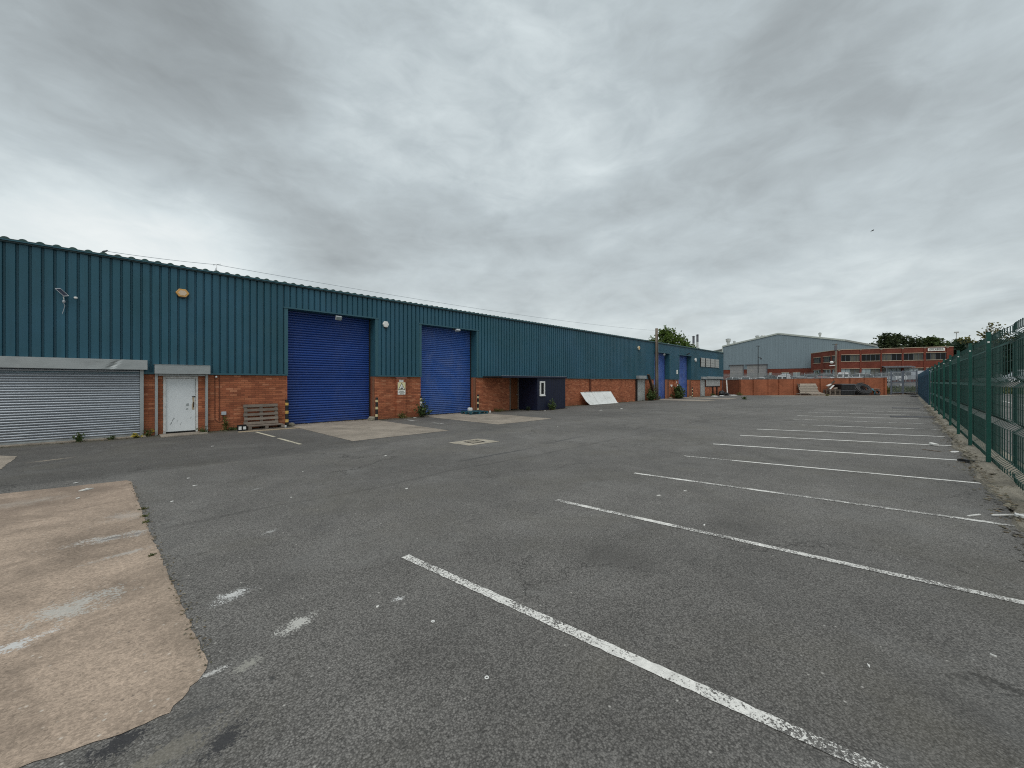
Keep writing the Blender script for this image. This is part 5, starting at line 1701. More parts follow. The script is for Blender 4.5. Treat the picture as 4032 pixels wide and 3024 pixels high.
tag(MB().beam(hp(900, 0.9, 0.80), hp(1075, 0.5, 1.85), 0.22, 0.09).build('dark_plank', 'wood_dark'), 'dark plank sticking up from the grey pallet stack', 'plank')
tag(MB().beam(hp(925, 1.0, 0.80), hp(1035, 0.7, 1.28), 0.22, 0.05).build('white_board', 'white_panel'), 'white board slanting across the front of the grey pallet stack', 'board')
tag(MB().beam(hp(925, 0.6, 1.20), hp(1000, 0.6, 1.42), 0.25, 0.12).build('white_board', 'white_panel'), 'upper white board on top of the grey pallet stack', 'board')
tag(MB().beam(hp(1040, 0.8, 0.80), hp(1090, 0.7, 0.95), 0.3, 0.12).build('white_board', 'wood_bleached'), 'short pale board at the right end of the grey pallet stack', 'board')
for k in range(2):
    s0, s1 = hs(1115) + 0.05 * k, hs(1380)
    t = thing('black_crate', ['lower black plastic crate at the boundary wall', 'upper black plastic crate stacked at the boundary wall'][k], 'crate', wall_pt((s0 + s1) / 2, 0.7, 0.72 * k))
    c_ = wall_pt((s0 + s1) / 2, 0.7, 0.72 * k + 0.36)
    MB().obox(c_, wd * (s1 - s0) / 2, wn_ * 0.55, (0, 0, 0.355)).build('body', 'black_plastic', t, bevel=0.04)
    MB().obox(c_ + Vector((0, 0, 0.30)), wd * ((s1 - s0) / 2 + 0.03), wn_ * 0.60, (0, 0, 0.035)).build('rim', 'stack_dark', t)
    for j in range(5):
        MB().obox(c_ + wd * (-0.8 + 0.4 * j) + wn_ * 0.552 + Vector((0, 0, -0.06)), wd * 0.025, wn_ * 0.012, (0, 0, 0.25)).build('rib', 'rubber', t)
tag(MB().obox(wall_pt(hs(1245), 0.7, 1.47), wd * 0.95, wn_ * 0.5, (0, 0, 0.022)).build('crate_lid_board', 'wood_grey'), 'thin board lying on top of the black crates', 'board')
t = thing('cable_drum_block', 'pale concrete block between the black crates and the hose coil', 'block', hp(1400, 0.7, 0))
MB().obox(hp(1400, 0.7, 0.2), wd * 0.14, wn_ * 0.15, (0, 0, 0.195)).build('lower_block', 'stone_grey', t, bevel=0.02)
MB().obox(hp(1402, 0.7, 0.6), wd * 0.12, wn_ * 0.14, (0, 0, 0.2)).build('upper_block', 'concrete_apron', t, bevel=0.02)
# coil of thick black hose
t = thing('hose_coil', 'large coil of thick black hose lying against the boundary wall', 'hose', hp(1580, 0.9, 0))
cc = hp(1580, 0.95, 0.86)
tiltn = (wn_ * 0.86 + Vector((0, 0, 0.50))).normalized()
uu = wd
vv = tiltn.cross(uu).normalized()
loops = [(1.12, -0.40), (1.14, -0.22), (1.10, -0.05), (0.97, 0.04), (0.83, 0.02), (0.69, 0.04), (0.56, 0.0), (0.44, -0.16), (0.32, -0.26), (0.20, -0.34), (0.09, -0.4)]  # smallest loops are added deeper in so the coil's hole reads dark
for k, (ra, dd) in enumerate(loops):
    pts = [cc + uu * ra * math.cos(2 * math.pi * i / 36) + vv * ra * 0.70 * math.sin(2 * math.pi * i / 36) + tiltn * (dd + 0.025 * math.sin(3 * i + k)) for i in range(37)]
    MB().tube(pts, 0.07, 8, cap=False).build('hose_loop', 'rubber', t, smooth=True)
tag(MB().tube([hp(1800, 0.9, 0.1), hp(1815, 0.8, 0.45), hp(1790, 0.7, 0.75), hp(1765, 0.6, 0.85)], 0.09, 8).build('cyan_hose', 'hose_cyan', smooth=True), 'short cyan hose standing at the right of the black coil', 'hose')
t = thing('old_tyre', 'black tyre leaning at the right end of the rubbish heap', 'tyre', hp(1870, 0.6, 0))
ca_ = hp(1870, 0.75, 0.34)
ax = (wn_ * 0.95 + Vector((0, 0, 0.3))).normalized()
u_ = wd
v_ = ax.cross(u_).normalized()
vs, fs = [], []
n = 24
prof = [(0.19, -0.10), (0.30, -0.11), (0.355, -0.06), (0.355, 0.06), (0.30, 0.11), (0.19, 0.10), (0.19, 0.0)]
for r_, d_ in prof:
    vs += [tuple(ca_ + u_ * r_ * 1.25 * math.cos(2 * math.pi * i / n) + v_ * r_ * math.sin(2 * math.pi * i / n) + ax * d_) for i in range(n)]
m_ = len(prof)
fs = [(a * n + i, a * n + (i + 1) % n, ((a + 1) % m_) * n + (i + 1) % n, ((a + 1) % m_) * n + i) for a in range(m_) for i in range(n)]
MB().add(vs, fs).build('tread', 'rubber', t, smooth=True)
for k, (a, c, d, z0, z1, m_) in enumerate(((1770, 1960, 0.45, 0.86, 0.78, 'wood_bleached'), (1790, 1975, 0.5, 0.80, 0.70, 'wood_dark'), (1545, 1640, 0.5, 1.55, 1.62, 'wood_dark'), (1600, 1730, 0.5, 1.45, 1.28, 'white_panel'))):
    tag(MB().beam(hp(a, d, z0), hp(c, d - 0.1, z1), 0.35, 0.05).build('loose_board', m_),
        ['pale board resting over the tyre at the right of the heap', 'dark board under the pale one over the tyre', 'dark board lying on top of the hose coil', 'white board lying on top of the hose coil'][k], 'board', 'loose boards at the heap')
tag(MB().beam(hp(1250, 1.9, 0.05), hp(1730, 1.9, 0.05), 0.30, 0.09).build('dark_strip', 'rubber'), 'long black rubber strip lying in front of the crates and hose', 'strip')

# ================================================================== STEEL GATE
gate = thing('steel_gate', 'grey barred steel gate between the boundary wall and the blue fence', 'gate', (76, 0.3, 0))
G0, G1 = Vector((73.0, 1.35, 0.0)), Vector((77.2, -1.0, 0.12))
gd = (G1 - G0)
gl = gd.length
gd = gd / gl
for k, (s0, s1) in enumerate(((0.0, gl * 0.42), (gl * 0.48, gl))):
    leaf = MB()
    for s in (s0, s1):
        leaf.beam(G0 + gd * s + Vector((0, 0, 0.22)), G0 + gd * s + Vector((0, 0, 3.1)), 0.10, 0.10)
    for z in (0.25, 1.6, 3.05):
        leaf.beam(G0 + gd * (s0 + 0.05) + Vector((0, 0, z)), G0 + gd * (s1 - 0.05) + Vector((0, 0, z)), 0.07, 0.09)
    leaf = leaf.build('gate_leaf', 'gate_steel', gate)
    n = int((s1 - s0) / 0.14)
    for j in range(1, n):
        s = s0 + (s1 - s0) * j / n
        MB().beam(G0 + gd * s + Vector((0, 0, 0.28)), G0 + gd * s + Vector((0, 0, 3.0)), 0.022, 0.022).build('bar', 'gate_steel', leaf)
for s in (-0.12, gl * 0.45, gl + 0.12):
    MB().beam(G0 + gd * s + Vector((0, 0, 0)), G0 + gd * s + Vector((0, 0, 3.2)), 0.13, 0.13).build('gate_post', 'gate_steel', gate)
MB().box(74.4, 74.6, 0.40, 0.52, 1.2, 1.5).build('lock_box', 'alu', gate)
tag(MB().beam((74.5, 1.7, 0.10), (78.8, -0.8, 0.10), 0.25, 0.18).build('threshold_timber', 'wood_dark'), 'dark timber sill lying under the steel gate', 'timber')

# ================================================================== PALISADE FENCE ON THE RISE
XPAL = 88.0
gp = gz(XPAL)
pal = thing('palisade_fence', 'galvanised palisade fence on the bank behind the boundary wall', 'fence', (XPAL, 15, gp))
ys = [46 - 2.75 * k for k in range(18)]
for i in range(len(ys) - 1):
    y0 = ys[i]
    MB().box(XPAL - 0.05, XPAL + 0.05, y0 - 0.05, y0 + 0.05, gp - 0.05, gp + 2.7).build('post', 'palisade', pal)
    jw = MB()
    for k in range(17):
        yy = y0 - 0.1 - k * 2.6 / 17
        jw.prism([(yy - 0.026, gp + 0.08), (yy + 0.026, gp + 0.08), (yy + 0.026, gp + 2.66), (yy, gp + 2.80), (yy - 0.026, gp + 2.66)], 'x', XPAL - 0.075, XPAL - 0.058)
    for z in (0.5, 2.3):
        jw.box(XPAL - 0.055, XPAL - 0.03, y0 - 2.74, y0 - 0.01, gp + z, gp + z + 0.06)
    jw.build('pale_panel', 'palisade', pal)
# grass bank in front of it
rnd = random.Random(5)
gr = MB()
for _ in range(5200):
    x, y = rnd.uniform(80, 90.5), rnd.uniform(-16, 12)
    leaf_blob(gr, (x, y, gz(x) + 0.04), (0.05, 0.05, 0.02), 1, 0.32, rnd, 1.2)
tag(stuff(gr.build('grass', 'grass_far')), 'rough grass on the bank below the palisade fence', 'grass')

# ================================================================== GREY SHED
XS = 122.0
SB = 1.75
shed = thing('grey_shed', 'big grey gabled industrial shed with a red brick plinth beyond the yard', 'building', (XS + 20, 21, SB))
gab = [(36.9, 5.13), (36.9, 11.85), (23.57, 14.35), (10.2, 11.65), (4.6, 9.9), (4.6, 5.13)]
MB().prism(gab, 'x', XS, XS + 48).build('cladding', 'shed_clad', shed)
# shallow vertical ribs of the gable sheets
rb = MB()
y = 5.2
while y < 36.8:
    ztop = 11.85 + (36.9 - y) * (2.5 / 13.33) if y > 23.57 else 14.35 - (23.57 - y) * 0.2
    if y < 10.2:
        ztop = 9.9 + (y - 4.6) * 0.31
    rb.box(XS - 0.035, XS + 0.01, y, y + 0.06, 5.16, ztop - 0.25)
    y += 0.35
rb.build('gable_ribs', 'shed_clad', shed)
MB().box(XS + 0.05, XS + 47.9, 4.65, 36.85, SB, 5.12).build('brick_plinth', 'brick_office', shed)
for (ya, za), (yb_, zb) in zip(gab[1:4], gab[2:5]):
    MB().add([(XS - 0.18, ya, za - 0.28), (XS - 0.18, yb_, zb - 0.28), (XS - 0.18, yb_, zb + 0.1), (XS - 0.18, ya, za + 0.1),
              (XS + 48, ya, za - 0.02 + 0.1), (XS + 48, yb_, zb + 0.08)], [(0, 1, 2, 3), (3, 2, 5, 4)]).build('roof_slope', 'shed_trim' if yb_ > 9 else 'shed_roof', shed)
MB().box(XS - 0.2, XS - 0.01, 36.75, 36.98, SB, 11.8).build('corner_trim', 'shed_trim', shed)
# set-back aisle on the left
MB().prism([(37.0, SB), (47.5, SB), (47.5, 9.6), (37.0, 11.5)], 'x', XS + 5, XS + 40).build('side_aisle', 'shed_trim', shed)
MB().prism([(37.0, 11.5), (37.0, 11.75), (47.8, 9.8), (47.8, 9.55)], 'x', XS + 4.7, XS + 40.2).build('aisle_roof', 'shed_roof', shed)
for ya, yb_ in ((31.65, 34.95), (26.1, 30.75)):
    d_ = MB().box(XS - 0.06, XS - 0.005, ya, yb_, SB, 6.3).build('roller_door', 'shed_door', shed)
    for k in range(10):
        MB().box(XS - 0.085, XS - 0.058, ya + 0.02, yb_ - 0.02, SB + 0.2 + 0.42 * k, SB + 0.24 + 0.42 * k).build('slat', 'shed_door', d_)
    MB().box(XS - 0.35, XS - 0.04, ya - 0.25, yb_ + 0.25, 6.32, 6.5).build('door_hood', 'stack_dark', shed)
    MB().box(XS - 0.30, XS - 0.04, ya - 0.14, ya - 0.01, SB, 6.3).build('door_jamb', 'stack_dark', shed)
for ya, yb_ in ((21.28, 22.76), (18.92, 20.35), (25.0, 25.5)):
    w_ = MB().box(XS - 0.03, XS + 0.04, ya, yb_, SB + 1.0, 4.1).build('window', 'glass_pale', shed)
    MB().box(XS - 0.06, XS - 0.028, ya - 0.1, yb_ + 0.1, 4.11, 4.2).build('lintel', 'stone_band', w_)
    MB().box(XS - 0.05, XS - 0.032, (ya + yb_) / 2 - 0.04, (ya + yb_) / 2 + 0.04, SB + 1.0, 4.1).build('mullion', 'frame_white', w_)


def vent(name, label, Y, z0, z1, r, ball=False, X=XS + 3):
    t = thing(name, label, 'roof vent', (X, Y, z0))
    if ball:
        MB().lathe((X, Y, z0), [(r * 0.6, 0), (r * 0.6, (z1 - z0) * 0.3), (r, (z1 - z0) * 0.5), (r * 1.05, (z1 - z0) * 0.7), (r * 0.7, (z1 - z0) * 0.93), (0.02, z1 - z0)], 14).build('turbine', 'stack_pale', t, smooth=True)
    else:
        H_ = z1 - z0
        MB().lathe((X, Y, z0), [(r * 0.7, 0), (r * 0.7, H_ * 0.55), (r * 1.1, H_ * 0.68), (r * 1.2, H_ * 0.9), (r * 1.2, H_)], 12).build('flue', 'stack_pale', t)
        MB().lathe((X, Y, z1), [(r * 1.3, 0), (r * 1.3, 0.05), (0.05, 0.22)], 12).build('cap', 'galvanised', t)
    return t


vent('roof_vent', 'tall mushroom topped flue on the left slope of the grey shed', 36.3, 11.9, 14.0, 0.55)
vent('roof_vent', 'small flue on the left slope of the grey shed', 34.7, 12.2, 13.2, 0.28)
vent('roof_vent', 'short ribbed flue left of the round turbine on the grey shed', 29.0, 13.2, 14.3, 0.42)
vent('roof_vent', 'round turbine vent near the ridge of the grey shed', 27.6, 13.4, 14.5, 0.62, True)
vent('roof_vent', 'thin flue on the right slope of the grey shed', 15.3, 12.5, 13.9, 0.26)
for k, (Y, zt) in enumerate(((44.84, 15.6), (43.7, 16.0))):
    X = 124.0
    t = thing('chimney_stack', ['left, shorter of the two slim metal chimney stacks', 'right, taller of the two slim metal chimney stacks'][k], 'chimney', (X, Y + 1.5, SB))
    Y = Y + 0.75
    MB().lathe((X, Y, SB), [(0.30, 0), (0.30, zt - 2.3 - SB)], 12).build('lower_shaft', 'stack_pale', t)
    MB().lathe((X, Y, zt - 2.3), [(0.32, 0), (0.32, 2.0)], 12).build('upper_shaft', 'stack_dark', t)
    MB().lathe((X, Y, zt - 0.22), [(0.06, -0.1), (0.5, 0), (0.5, 0.04), (0.05, 0.26)], 12).build('rain_cap', 'stack_dark', t)

# ================================================================== BRICK OFFICE BLOCK
OB = 1.75
OL, OC, OR_ = Vector((118.3, 16.2, 0)), Vector((109.2, 10.5, 0)), Vector((114.1, -6.5, 0))
office = thing('office_block', 'two-storey red brick office block with dark window bands beside the grey shed', 'building', (116, 4, OB))
ZT = 8.5


def facade(a, c, openings, name, zmax=ZT):
    """brick skin made of bands and piers around real openings; openings = (s0, s1, z0, z1, glass)"""
    d = (c - a)
    L = d.length
    d = d / L
    nn = Vector((d.y, -d.x, 0))
    if nn.x > 0:
        nn = -nn

    def P(s, off, z):
        return a + d * s + nn * off + Vector((0, 0, z))
    rows = sorted(set((o[2], o[3]) for o in openings))
    sk = MB()
    z = OB
    for z0, z1 in rows:
        sk.obox(P(L / 2, -0.15, (z + z0) / 2), d * L / 2, nn * 0.15, (0, 0, (z0 - z) / 2))
        s = 0.0
        for o in sorted([o for o in openings if (o[2], o[3]) == (z0, z1)]):
            if o[0] - s > 0.01:
                sk.obox(P((s + o[0]) / 2, -0.15, (z0 + z1) / 2), d * (o[0] - s) / 2, nn * 0.15, (0, 0, (z1 - z0) / 2))
            s = o[1]
        if L - s > 0.01:
            sk.obox(P((s + L) / 2, -0.15, (z0 + z1) / 2), d * (L - s) / 2, nn * 0.15, (0, 0, (z1 - z0) / 2))
        z = z1
    sk.obox(P(L / 2, -0.15, (z + zmax) / 2), d * L / 2, nn * 0.15, (0, 0, (zmax - z) / 2))
    wall_ = sk.build('brick_wall', 'brick_office', office)
    for s0, s1, z0, z1, gl_ in openings:
        w_ = MB()
        for s in (s0 + 0.03, s1 - 0.03):
            w_.obox(P(s, -0.12, (z0 + z1) / 2), d * 0.03, nn * 0.03, (0, 0, (z1 - z0) / 2))
        npane = max(2, int(round((s1 - s0) / 0.75)))
        for k in range(1, npane):
            w_.obox(P(s0 + (s1 - s0) * k / npane, -0.12, (z0 + z1) / 2), d * 0.025, nn * 0.03, (0, 0, (z1 - z0) / 2))
        w_ = w_.build('window', 'gate_steel', office)
        rr = random.Random(int(s0 * 100) + int(z0 * 10))
        for k in range(npane):
            sa, sb = s0 + (s1 - s0) * k / npane, s0 + (s1 - s0) * (k + 1) / npane
            g_ = gl_ if rr.random() < 0.7 else ('glass_blind' if gl_ != 'glass_blind' else 'glass_dark')
            MB().obox(P((sa + sb) / 2, -0.15, (z0 + z1) / 2), d * ((sb - sa) / 2 - 0.027), nn * 0.006, (0, 0, (z1 - z0) / 2)).build('pane', g_, w_)
        MB().obox(P((s0 + s1) / 2, 0.02, z0 - 0.05), d * ((s1 - s0) / 2 + 0.03), nn * 0.06, (0, 0, 0.045)).build('sill', 'stone_band', w_)
        MB().obox(P((s0 + s1) / 2, 0.01, z1 + 0.05), d * ((s1 - s0) / 2 + 0.03), nn * 0.05, (0, 0, 0.045)).build('lintel', 'stone_band', w_)
    # parapet coping with little gaps where the rainwater heads sit
    MB().obox(P(L / 2, -0.12, zmax + 0.05), d * (L / 2), nn * 0.2, (0, 0, 0.048)).build('parapet_coping', 'stone_band', office)
    return P, d, nn, L


up = [(0.72, 3.75), (4.09, 7.01), (7.33, 10.27), (10.59, 13.47), (13.84, 16.67)]
ops = [(a, c, 6.08, 7.42, 'glass_dark') for a, c in up] + [(a, c, 2.9, 4.45, 'glass_pale') for a, c in up]
Pf, df, nf, Lf = facade(OC, OR_, ops, 'front')
lops = [(1.07, 4.33, 6.08, 7.35, 'glass_blind'), (5.37, 8.36, 6.08, 7.35, 'glass_blind'), (8.9, 10.4, 6.08, 7.35, 'glass_blind')]
lops += [(1.07, 4.33, 2.9, 4.45, 'glass_pale'), (5.37, 8.36, 2.9, 4.45, 'glass_pale'), (8.9, 10.4, 2.9, 4.45, 'glass_pale')]
facade(OL, OC, lops, 'left')
# brick piers proud of the front wall
for s in (0.4, 3.92, 7.17, 10.43, 13.65, 16.85):
    MB().obox(Pf(s, 0.06, (OB + ZT) / 2), df * 0.12, nf * 0.058, (0, 0, (ZT - OB) / 2)).build('pier', 'brick_office', office)
    MB().obox(Pf(s, -0.1, ZT - 0.02), df * 0.16, nf * 0.24, (0, 0, 0.14)).build('rainwater_notch', 'stone_grey', office)
# roof and rear walls
MB().prism([(OL.x, OL.y - 0.2), (OC.x + 0.3, OC.y), (OR_.x + 0.3, OR_.y + 0.1), (OR_.x + 14, OR_.y + 3), (OL.x + 14, OL.y)][::-1], 'z', ZT - 0.35, ZT - 0.2).build('flat_roof', 'stone_grey', office)
MB().obox(((OR_.x + 7), OR_.y + 1.6, (OB + ZT) / 2), (7, 1.5, 0), (0.02, -0.1, 0), (0, 0, (ZT - OB) / 2 - 0.05)).build('side_wall', 'brick_office', office)
# entrance canopy
MB().obox(Pf(9.5, 1.0, 4.75), df * 2.3, nf * 1.0 + Vector((0, 0, -0.12)), (0, 0, 0.07)).build('entrance_canopy', 'stack_dark', office)
for k in range(9):
    MB().obox(Pf(7.4 + 0.52 * k, 1.0, 4.84), df * 0.03, nf * 1.0 + Vector((0, 0, -0.12)), (0, 0, 0.03)).build('canopy_rib', 'galvanised', office)
for s in (7.5, 11.5):
    MB().beam(Pf(s, 1.9, OB), Pf(s, 1.9, 4.6), 0.12, 0.12).build('canopy_post', 'stack_dark', office)
# name sign on the parapet
t = thing('name_sign', 'white sign with grey capital lettering on the office parapet', 'sign', Pf(15.26, 0.13, 7.78))
MB().obox(Pf(15.26, 0.16, 8.04), df * 1.2, nf * 0.03, (0, 0, 0.27)).build('board', 'sign_white', t)
me = text_mesh('EXLABESA', 0.44, 'sign_black', 0.01)
o = place('lettering', me, Pf(15.26, 0.205, 8.04), t)
o.rotation_euler = (R(90), 0, math.atan2(df.y, df.x))
MB().obox(Pf(15.26, 0.2, 8.36), df * 1.0, nf * 0.08, (0, 0, 0.035)).build('sign_lamp', 'alu', t)

# ================================================================== POLES BEYOND THE WALL
t = thing('lamp_post', 'slim dark lamp post with a flat head in front of the grey shed', 'lamp post', (91.6, 21.1, gz(91.6)))
MB().tube([(91.6, 21.1, gz(91.6)), (91.6, 21.1, 8.85)], [0.09, 0.06], 10).build('column', 'black_paint', t)
MB().obox((91.6, 21.1, 8.92), (0.15, 0.1, 0), (-0.2, 0.3, 0), (0, 0, 0.05)).build('lamp_head', 'black_paint', t, bevel=0.02)
MB().tube([(91.55, 21.05, 6.6), (91.35, 20.6, 6.65), (91.35, 20.55, 6.4)], 0.04, 6).build('bracket', 'black_paint', t)
MB().lathe((91.35, 20.55, 6.2), [(0.05, 0), (0.16, 0.08), (0.16, 0.2), (0.05, 0.26)], 10).build('camera_dome', 'black_plastic', t)
t = thing('utility_pole', 'wooden utility pole with a transformer and pale dishes in front of the office', 'pole', (96.2, 9.4, gz(96.2)))
MB().tube([(96.2, 9.4, gz(96.2)), (96.22, 9.35, 8.9)], [0.20, 0.15], 12).build('shaft', 'pole_wood', t)
MB().box(96.0, 96.3, 9.2, 9.6, 7.6, 8.6).build('transformer', 'stack_dark', t, bevel=0.05)
MB().beam((96.0, 9.9, 8.75), (96.4, 8.9, 8.85), 0.08, 0.08).build('cross_arm', 'black_paint', t)
MB().lathe((95.7, 9.95, 5.15), [(0.05, 0.0), (0.24, 0.1), (0.3, 0.28), (0.2, 0.46), (0.04, 0.5)], 12).build('dome_lamp', 'white_plastic', t, smooth=True)
MB().beam((96.0, 9.5, 4.85), (95.6, 10.25, 4.8), 0.16, 0.14).build('cctv_camera', 'white_plastic', t)
MB().beam((96.1, 9.42, 5.2), (95.7, 9.9, 5.2), 0.05, 0.05).build('bracket', 'black_paint', t)
t = thing('radio_mast', 'very thin distant lighting mast above the trees', 'mast', (299, -18, 1.75))
MB().tube([(299, -18, 1.7), (299, -18, 26.5)], [0.25, 0.12], 8).build('column', 'galvanised_far', t)
MB().box(298.4, 299.6, -18.8, -17.2, 26.3, 26.9).build('lamp_frame', 'galvanised_far', t)

# ================================================================== CARS
def make_car(kind, paint):
    """car standing on z=0, length along X, front at +X"""
    t = thing({'car': 'parked_car', 'suv': 'parked_car', 'van': 'parked_van'}[kind], 'car', 'van' if kind == 'van' else 'car', (0, 0, 0))
    if kind == 'car':
        L, H, Wd = 4.2, 1.46, 1.76
        low = [(-2.1, .32), (-2.12, .62), (-2.05, .92), (-1.55, .97), (0.95, .95), (1.75, .84), (2.05, .70), (2.1, .5), (2.05, .30)]
        cab = [(-1.95, .95), (-1.45, 1.36), (-0.9, H), (0.1, H), (0.45, 1.38), (1.15, .94)]
    elif kind == 'suv':
        L, H, Wd = 4.5, 1.70, 1.86
        low = [(-2.25, .38), (-2.28, .8), (-2.2, 1.08), (-1.6, 1.12), (1.05, 1.08), (1.95, .98), (2.2, .8), (2.25, .55), (2.2, .36)]
        cab = [(-2.12, 1.1), (-1.85, 1.58), (-1.2, H), (0.1, H), (0.5, 1.6), (1.2, 1.07)]
    else:
        L, H, Wd = 5.0, 2.02, 1.95
        low = [(-2.5, .4), (-2.5, 1.1), (-2.48, 1.2), (-1.6, 1.2), (1.4, 1.15), (2.2, 1.05), (2.48, .85), (2.5, .6), (2.45, .38)]
        cab = [(-2.48, 1.18), (-2.42, 1.9), (-2.2, H), (0.7, H), (1.05, 1.9), (1.75, 1.14)]
    hw = Wd / 2

    def loft(poly, w0, w1, zlo, zhi):
        n = len(poly)
        def wz(z):
            k = (z - zlo) / (zhi - zlo)
            return w0 + (w1 - w0) * k
        vs = [(x, -wz(z), z) for x, z in poly] + [(x, wz(z), z) for x, z in poly]
        fs = [tuple(range(n)), tuple(range(n, 2 * n))[::-1]] + [(i, (i + 1) % n, (i + 1) % n + n, i + n) for i in range(n)]
        return MB().add(vs, fs)
    loft(low, hw, hw * 0.97, 0.3, 1.1).build('body', paint, t, origin=(0, 0, 0), bevel=0.05)
    loft(cab, hw * 0.95, hw * 0.74, cab[0][1], H).build('glasshouse', paint if kind == 'van' else 'car_glass', t, origin=(0, 0, 0), bevel=0.03)
    rf = [(x * 1.0, z) for x, z in cab[1:5]]
    MB().obox(((rf[0][0] + rf[3][0]) / 2, 0, H + 0.004), ((rf[2][0] - rf[1][0]) / 2 + 0.22, 0, 0), (0, hw * 0.72, 0), (0, 0, 0.03)).build('roof', paint, t, origin=(0, 0, 0), bevel=0.015)
    for sx in (-1, 1):
        for (x0, z0), (x1, z1) in ((cab[0], cab[1]), (cab[4], cab[5]), ((-.35, cab[0][1]), (-.35, H))):
            k0, k1 = hw * 0.955, hw * 0.76
            MB().beam((x0, sx * k0, z0), (x1, sx * k1, z1 - 0.02), 0.09, 0.04).build('pillar', paint, t, origin=(0, 0, 0))
    if kind == 'van':
        MB().obox((1.42, 0, 1.53), (0.30, 0, -0.36), (0, hw * 0.78, 0), (0.012, 0, 0.010)).build('windscreen', 'car_glass', t, origin=(0, 0, 0))
        for sx in (-1, 1):
            MB().obox((0.75, sx * hw * 0.885, 1.52), (0.45, 0, 0), (0, 0.012, 0), (0, -sx * 0.07, 0.26)).build('side_window', 'car_glass', t, origin=(0, 0, 0))
        for sx in (-1, 1):
            MB().obox((-2.475, sx * hw * 0.42, 1.55), (0.012, 0, 0), (0, hw * 0.3, 0), (0.02, 0, 0.24)).build('rear_window', 'car_glass', t, origin=(0, 0, 0))
    for sx in (-1, 1):
        MB().obox((L / 2 - 0.12, sx * hw * 0.72, 0.70), (0.09, 0, 0), (0, 0.2, 0), (0, 0, 0.08)).build('headlight', 'alu', t, origin=(0, 0, 0))
        MB().obox((-L / 2 + 0.03, sx * hw * 0.80, 0.80), (0.05, 0, 0), (0, 0.12, 0), (0, 0, 0.12)).build('tail_light', 'tail_red', t, origin=(0, 0, 0))
        MB().obox((0.75, sx * (hw + 0.09), cab[0][1] + 0.08), (0.07, 0, 0), (0, 0.09, 0), (0, 0, 0.06)).build('mirror', paint, t, origin=(0, 0, 0))
        for wx in (-L * 0.30, L * 0.31):
            ty = MB().tube([(wx, sx * (hw - 0.20), 0.32), (wx, sx * (hw + 0.01), 0.32)], 0.32, 16).build('tyre', 'rubber', t, origin=(0, 0, 0))
            MB().tube([(wx, sx * (hw - 0.02), 0.32), (wx, sx * (hw + 0.02), 0.32)], 0.20, 12).build('rim', 'alu', ty, origin=(0, 0, 0))
    return t


protos = {}
cars = [('car', 'car_white', 95.5, 27.1, 1.6, 'white hatchback, leftmost of the cars showing over the boundary wall'),
        ('car', 'car_white', 97.6, 24.8, 0.2, 'white car second from the left over the boundary wall'),
        ('car', 'car_white', 95.6, 21.5, 0.1, 'low white car just right of the slim lamp post'),
        ('suv', 'car_dark', 98.5, 20.6, 0.05, 'dark tall car behind the white one by the lamp post'),
        ('car', 'car_silver', 97.5, 19.0, 1.5, 'silver car seen side-on right of the dark tall one'),
        ('van', 'car_white', 94.0, 17.0, 0.0, 'white van, left one of the two showing high over the boundary wall'),
        ('car', 'car_silver', 97.1, 16.0, 0.1, 'silver car just right of the left white van'),
        ('car', 'car_white', 96.0, 14.6, 0.0, 'white car with dark windscreen left of the red car'),
        ('suv', 'car_silver', 100.5, 14.6, 1.5, 'silver tall car behind the white one left of the red car'),
        ('car', 'car_red', 96.4, 11.9, 1.62, 'red car seen side-on over the boundary wall'),
        ('suv', 'car_white', 101.0, 12.0, 1.55, 'white tall car behind the red car'),
        ('van', 'car_white', 100.2, 8.6, 0.05, 'white van, right one of the two showing high over the boundary wall'),
        ('suv', 'car_white', 101.0, 6.6, 1.6, 'white car seen side-on right of the right white van'),
        ('car', 'car_silver', 101.0, 5.0, 0.0, 'silver car parked below the entrance canopy'),
        ('suv', 'car_silver', 101.5, 3.6, 1.6, 'silver car seen side-on left of the steel gate'),
        ('suv', 'car_white', 105.0, 2.1, 1.58, 'white pickup-like car seen through the left gate leaf'),
        ('van', 'car_silver', 107.0, -1.0, 1.58, 'silver van seen through the right gate leaf'),
        ('suv', 'car_silver', 98.2, -8.6, 1.6, 'silver car seen through the green fence near the hedge'),
        ('van', 'car_silver', 110.0, -14.2, 1.6, 'silver van seen through the green fence near the right edge')]
for kind, paint, x, y, rz, lab in cars:
    key = (kind, paint)
    if key not in protos:
        t = make_car(kind, paint)
        protos[key] = t
        t['label'] = lab
    else:
        t = dup(protos[key], (0, 0, 0), 0, lab)
    t['group'] = 'vehicles parked beyond the boundary wall'
    t.location = (x, y, gz(x) + 0.012)
    slope = (gz(x + 1) - gz(x - 1)) / 2
    t.rotation_euler = (math.atan(slope) * math.sin(rz), -math.atan(slope) * math.cos(rz), rz)

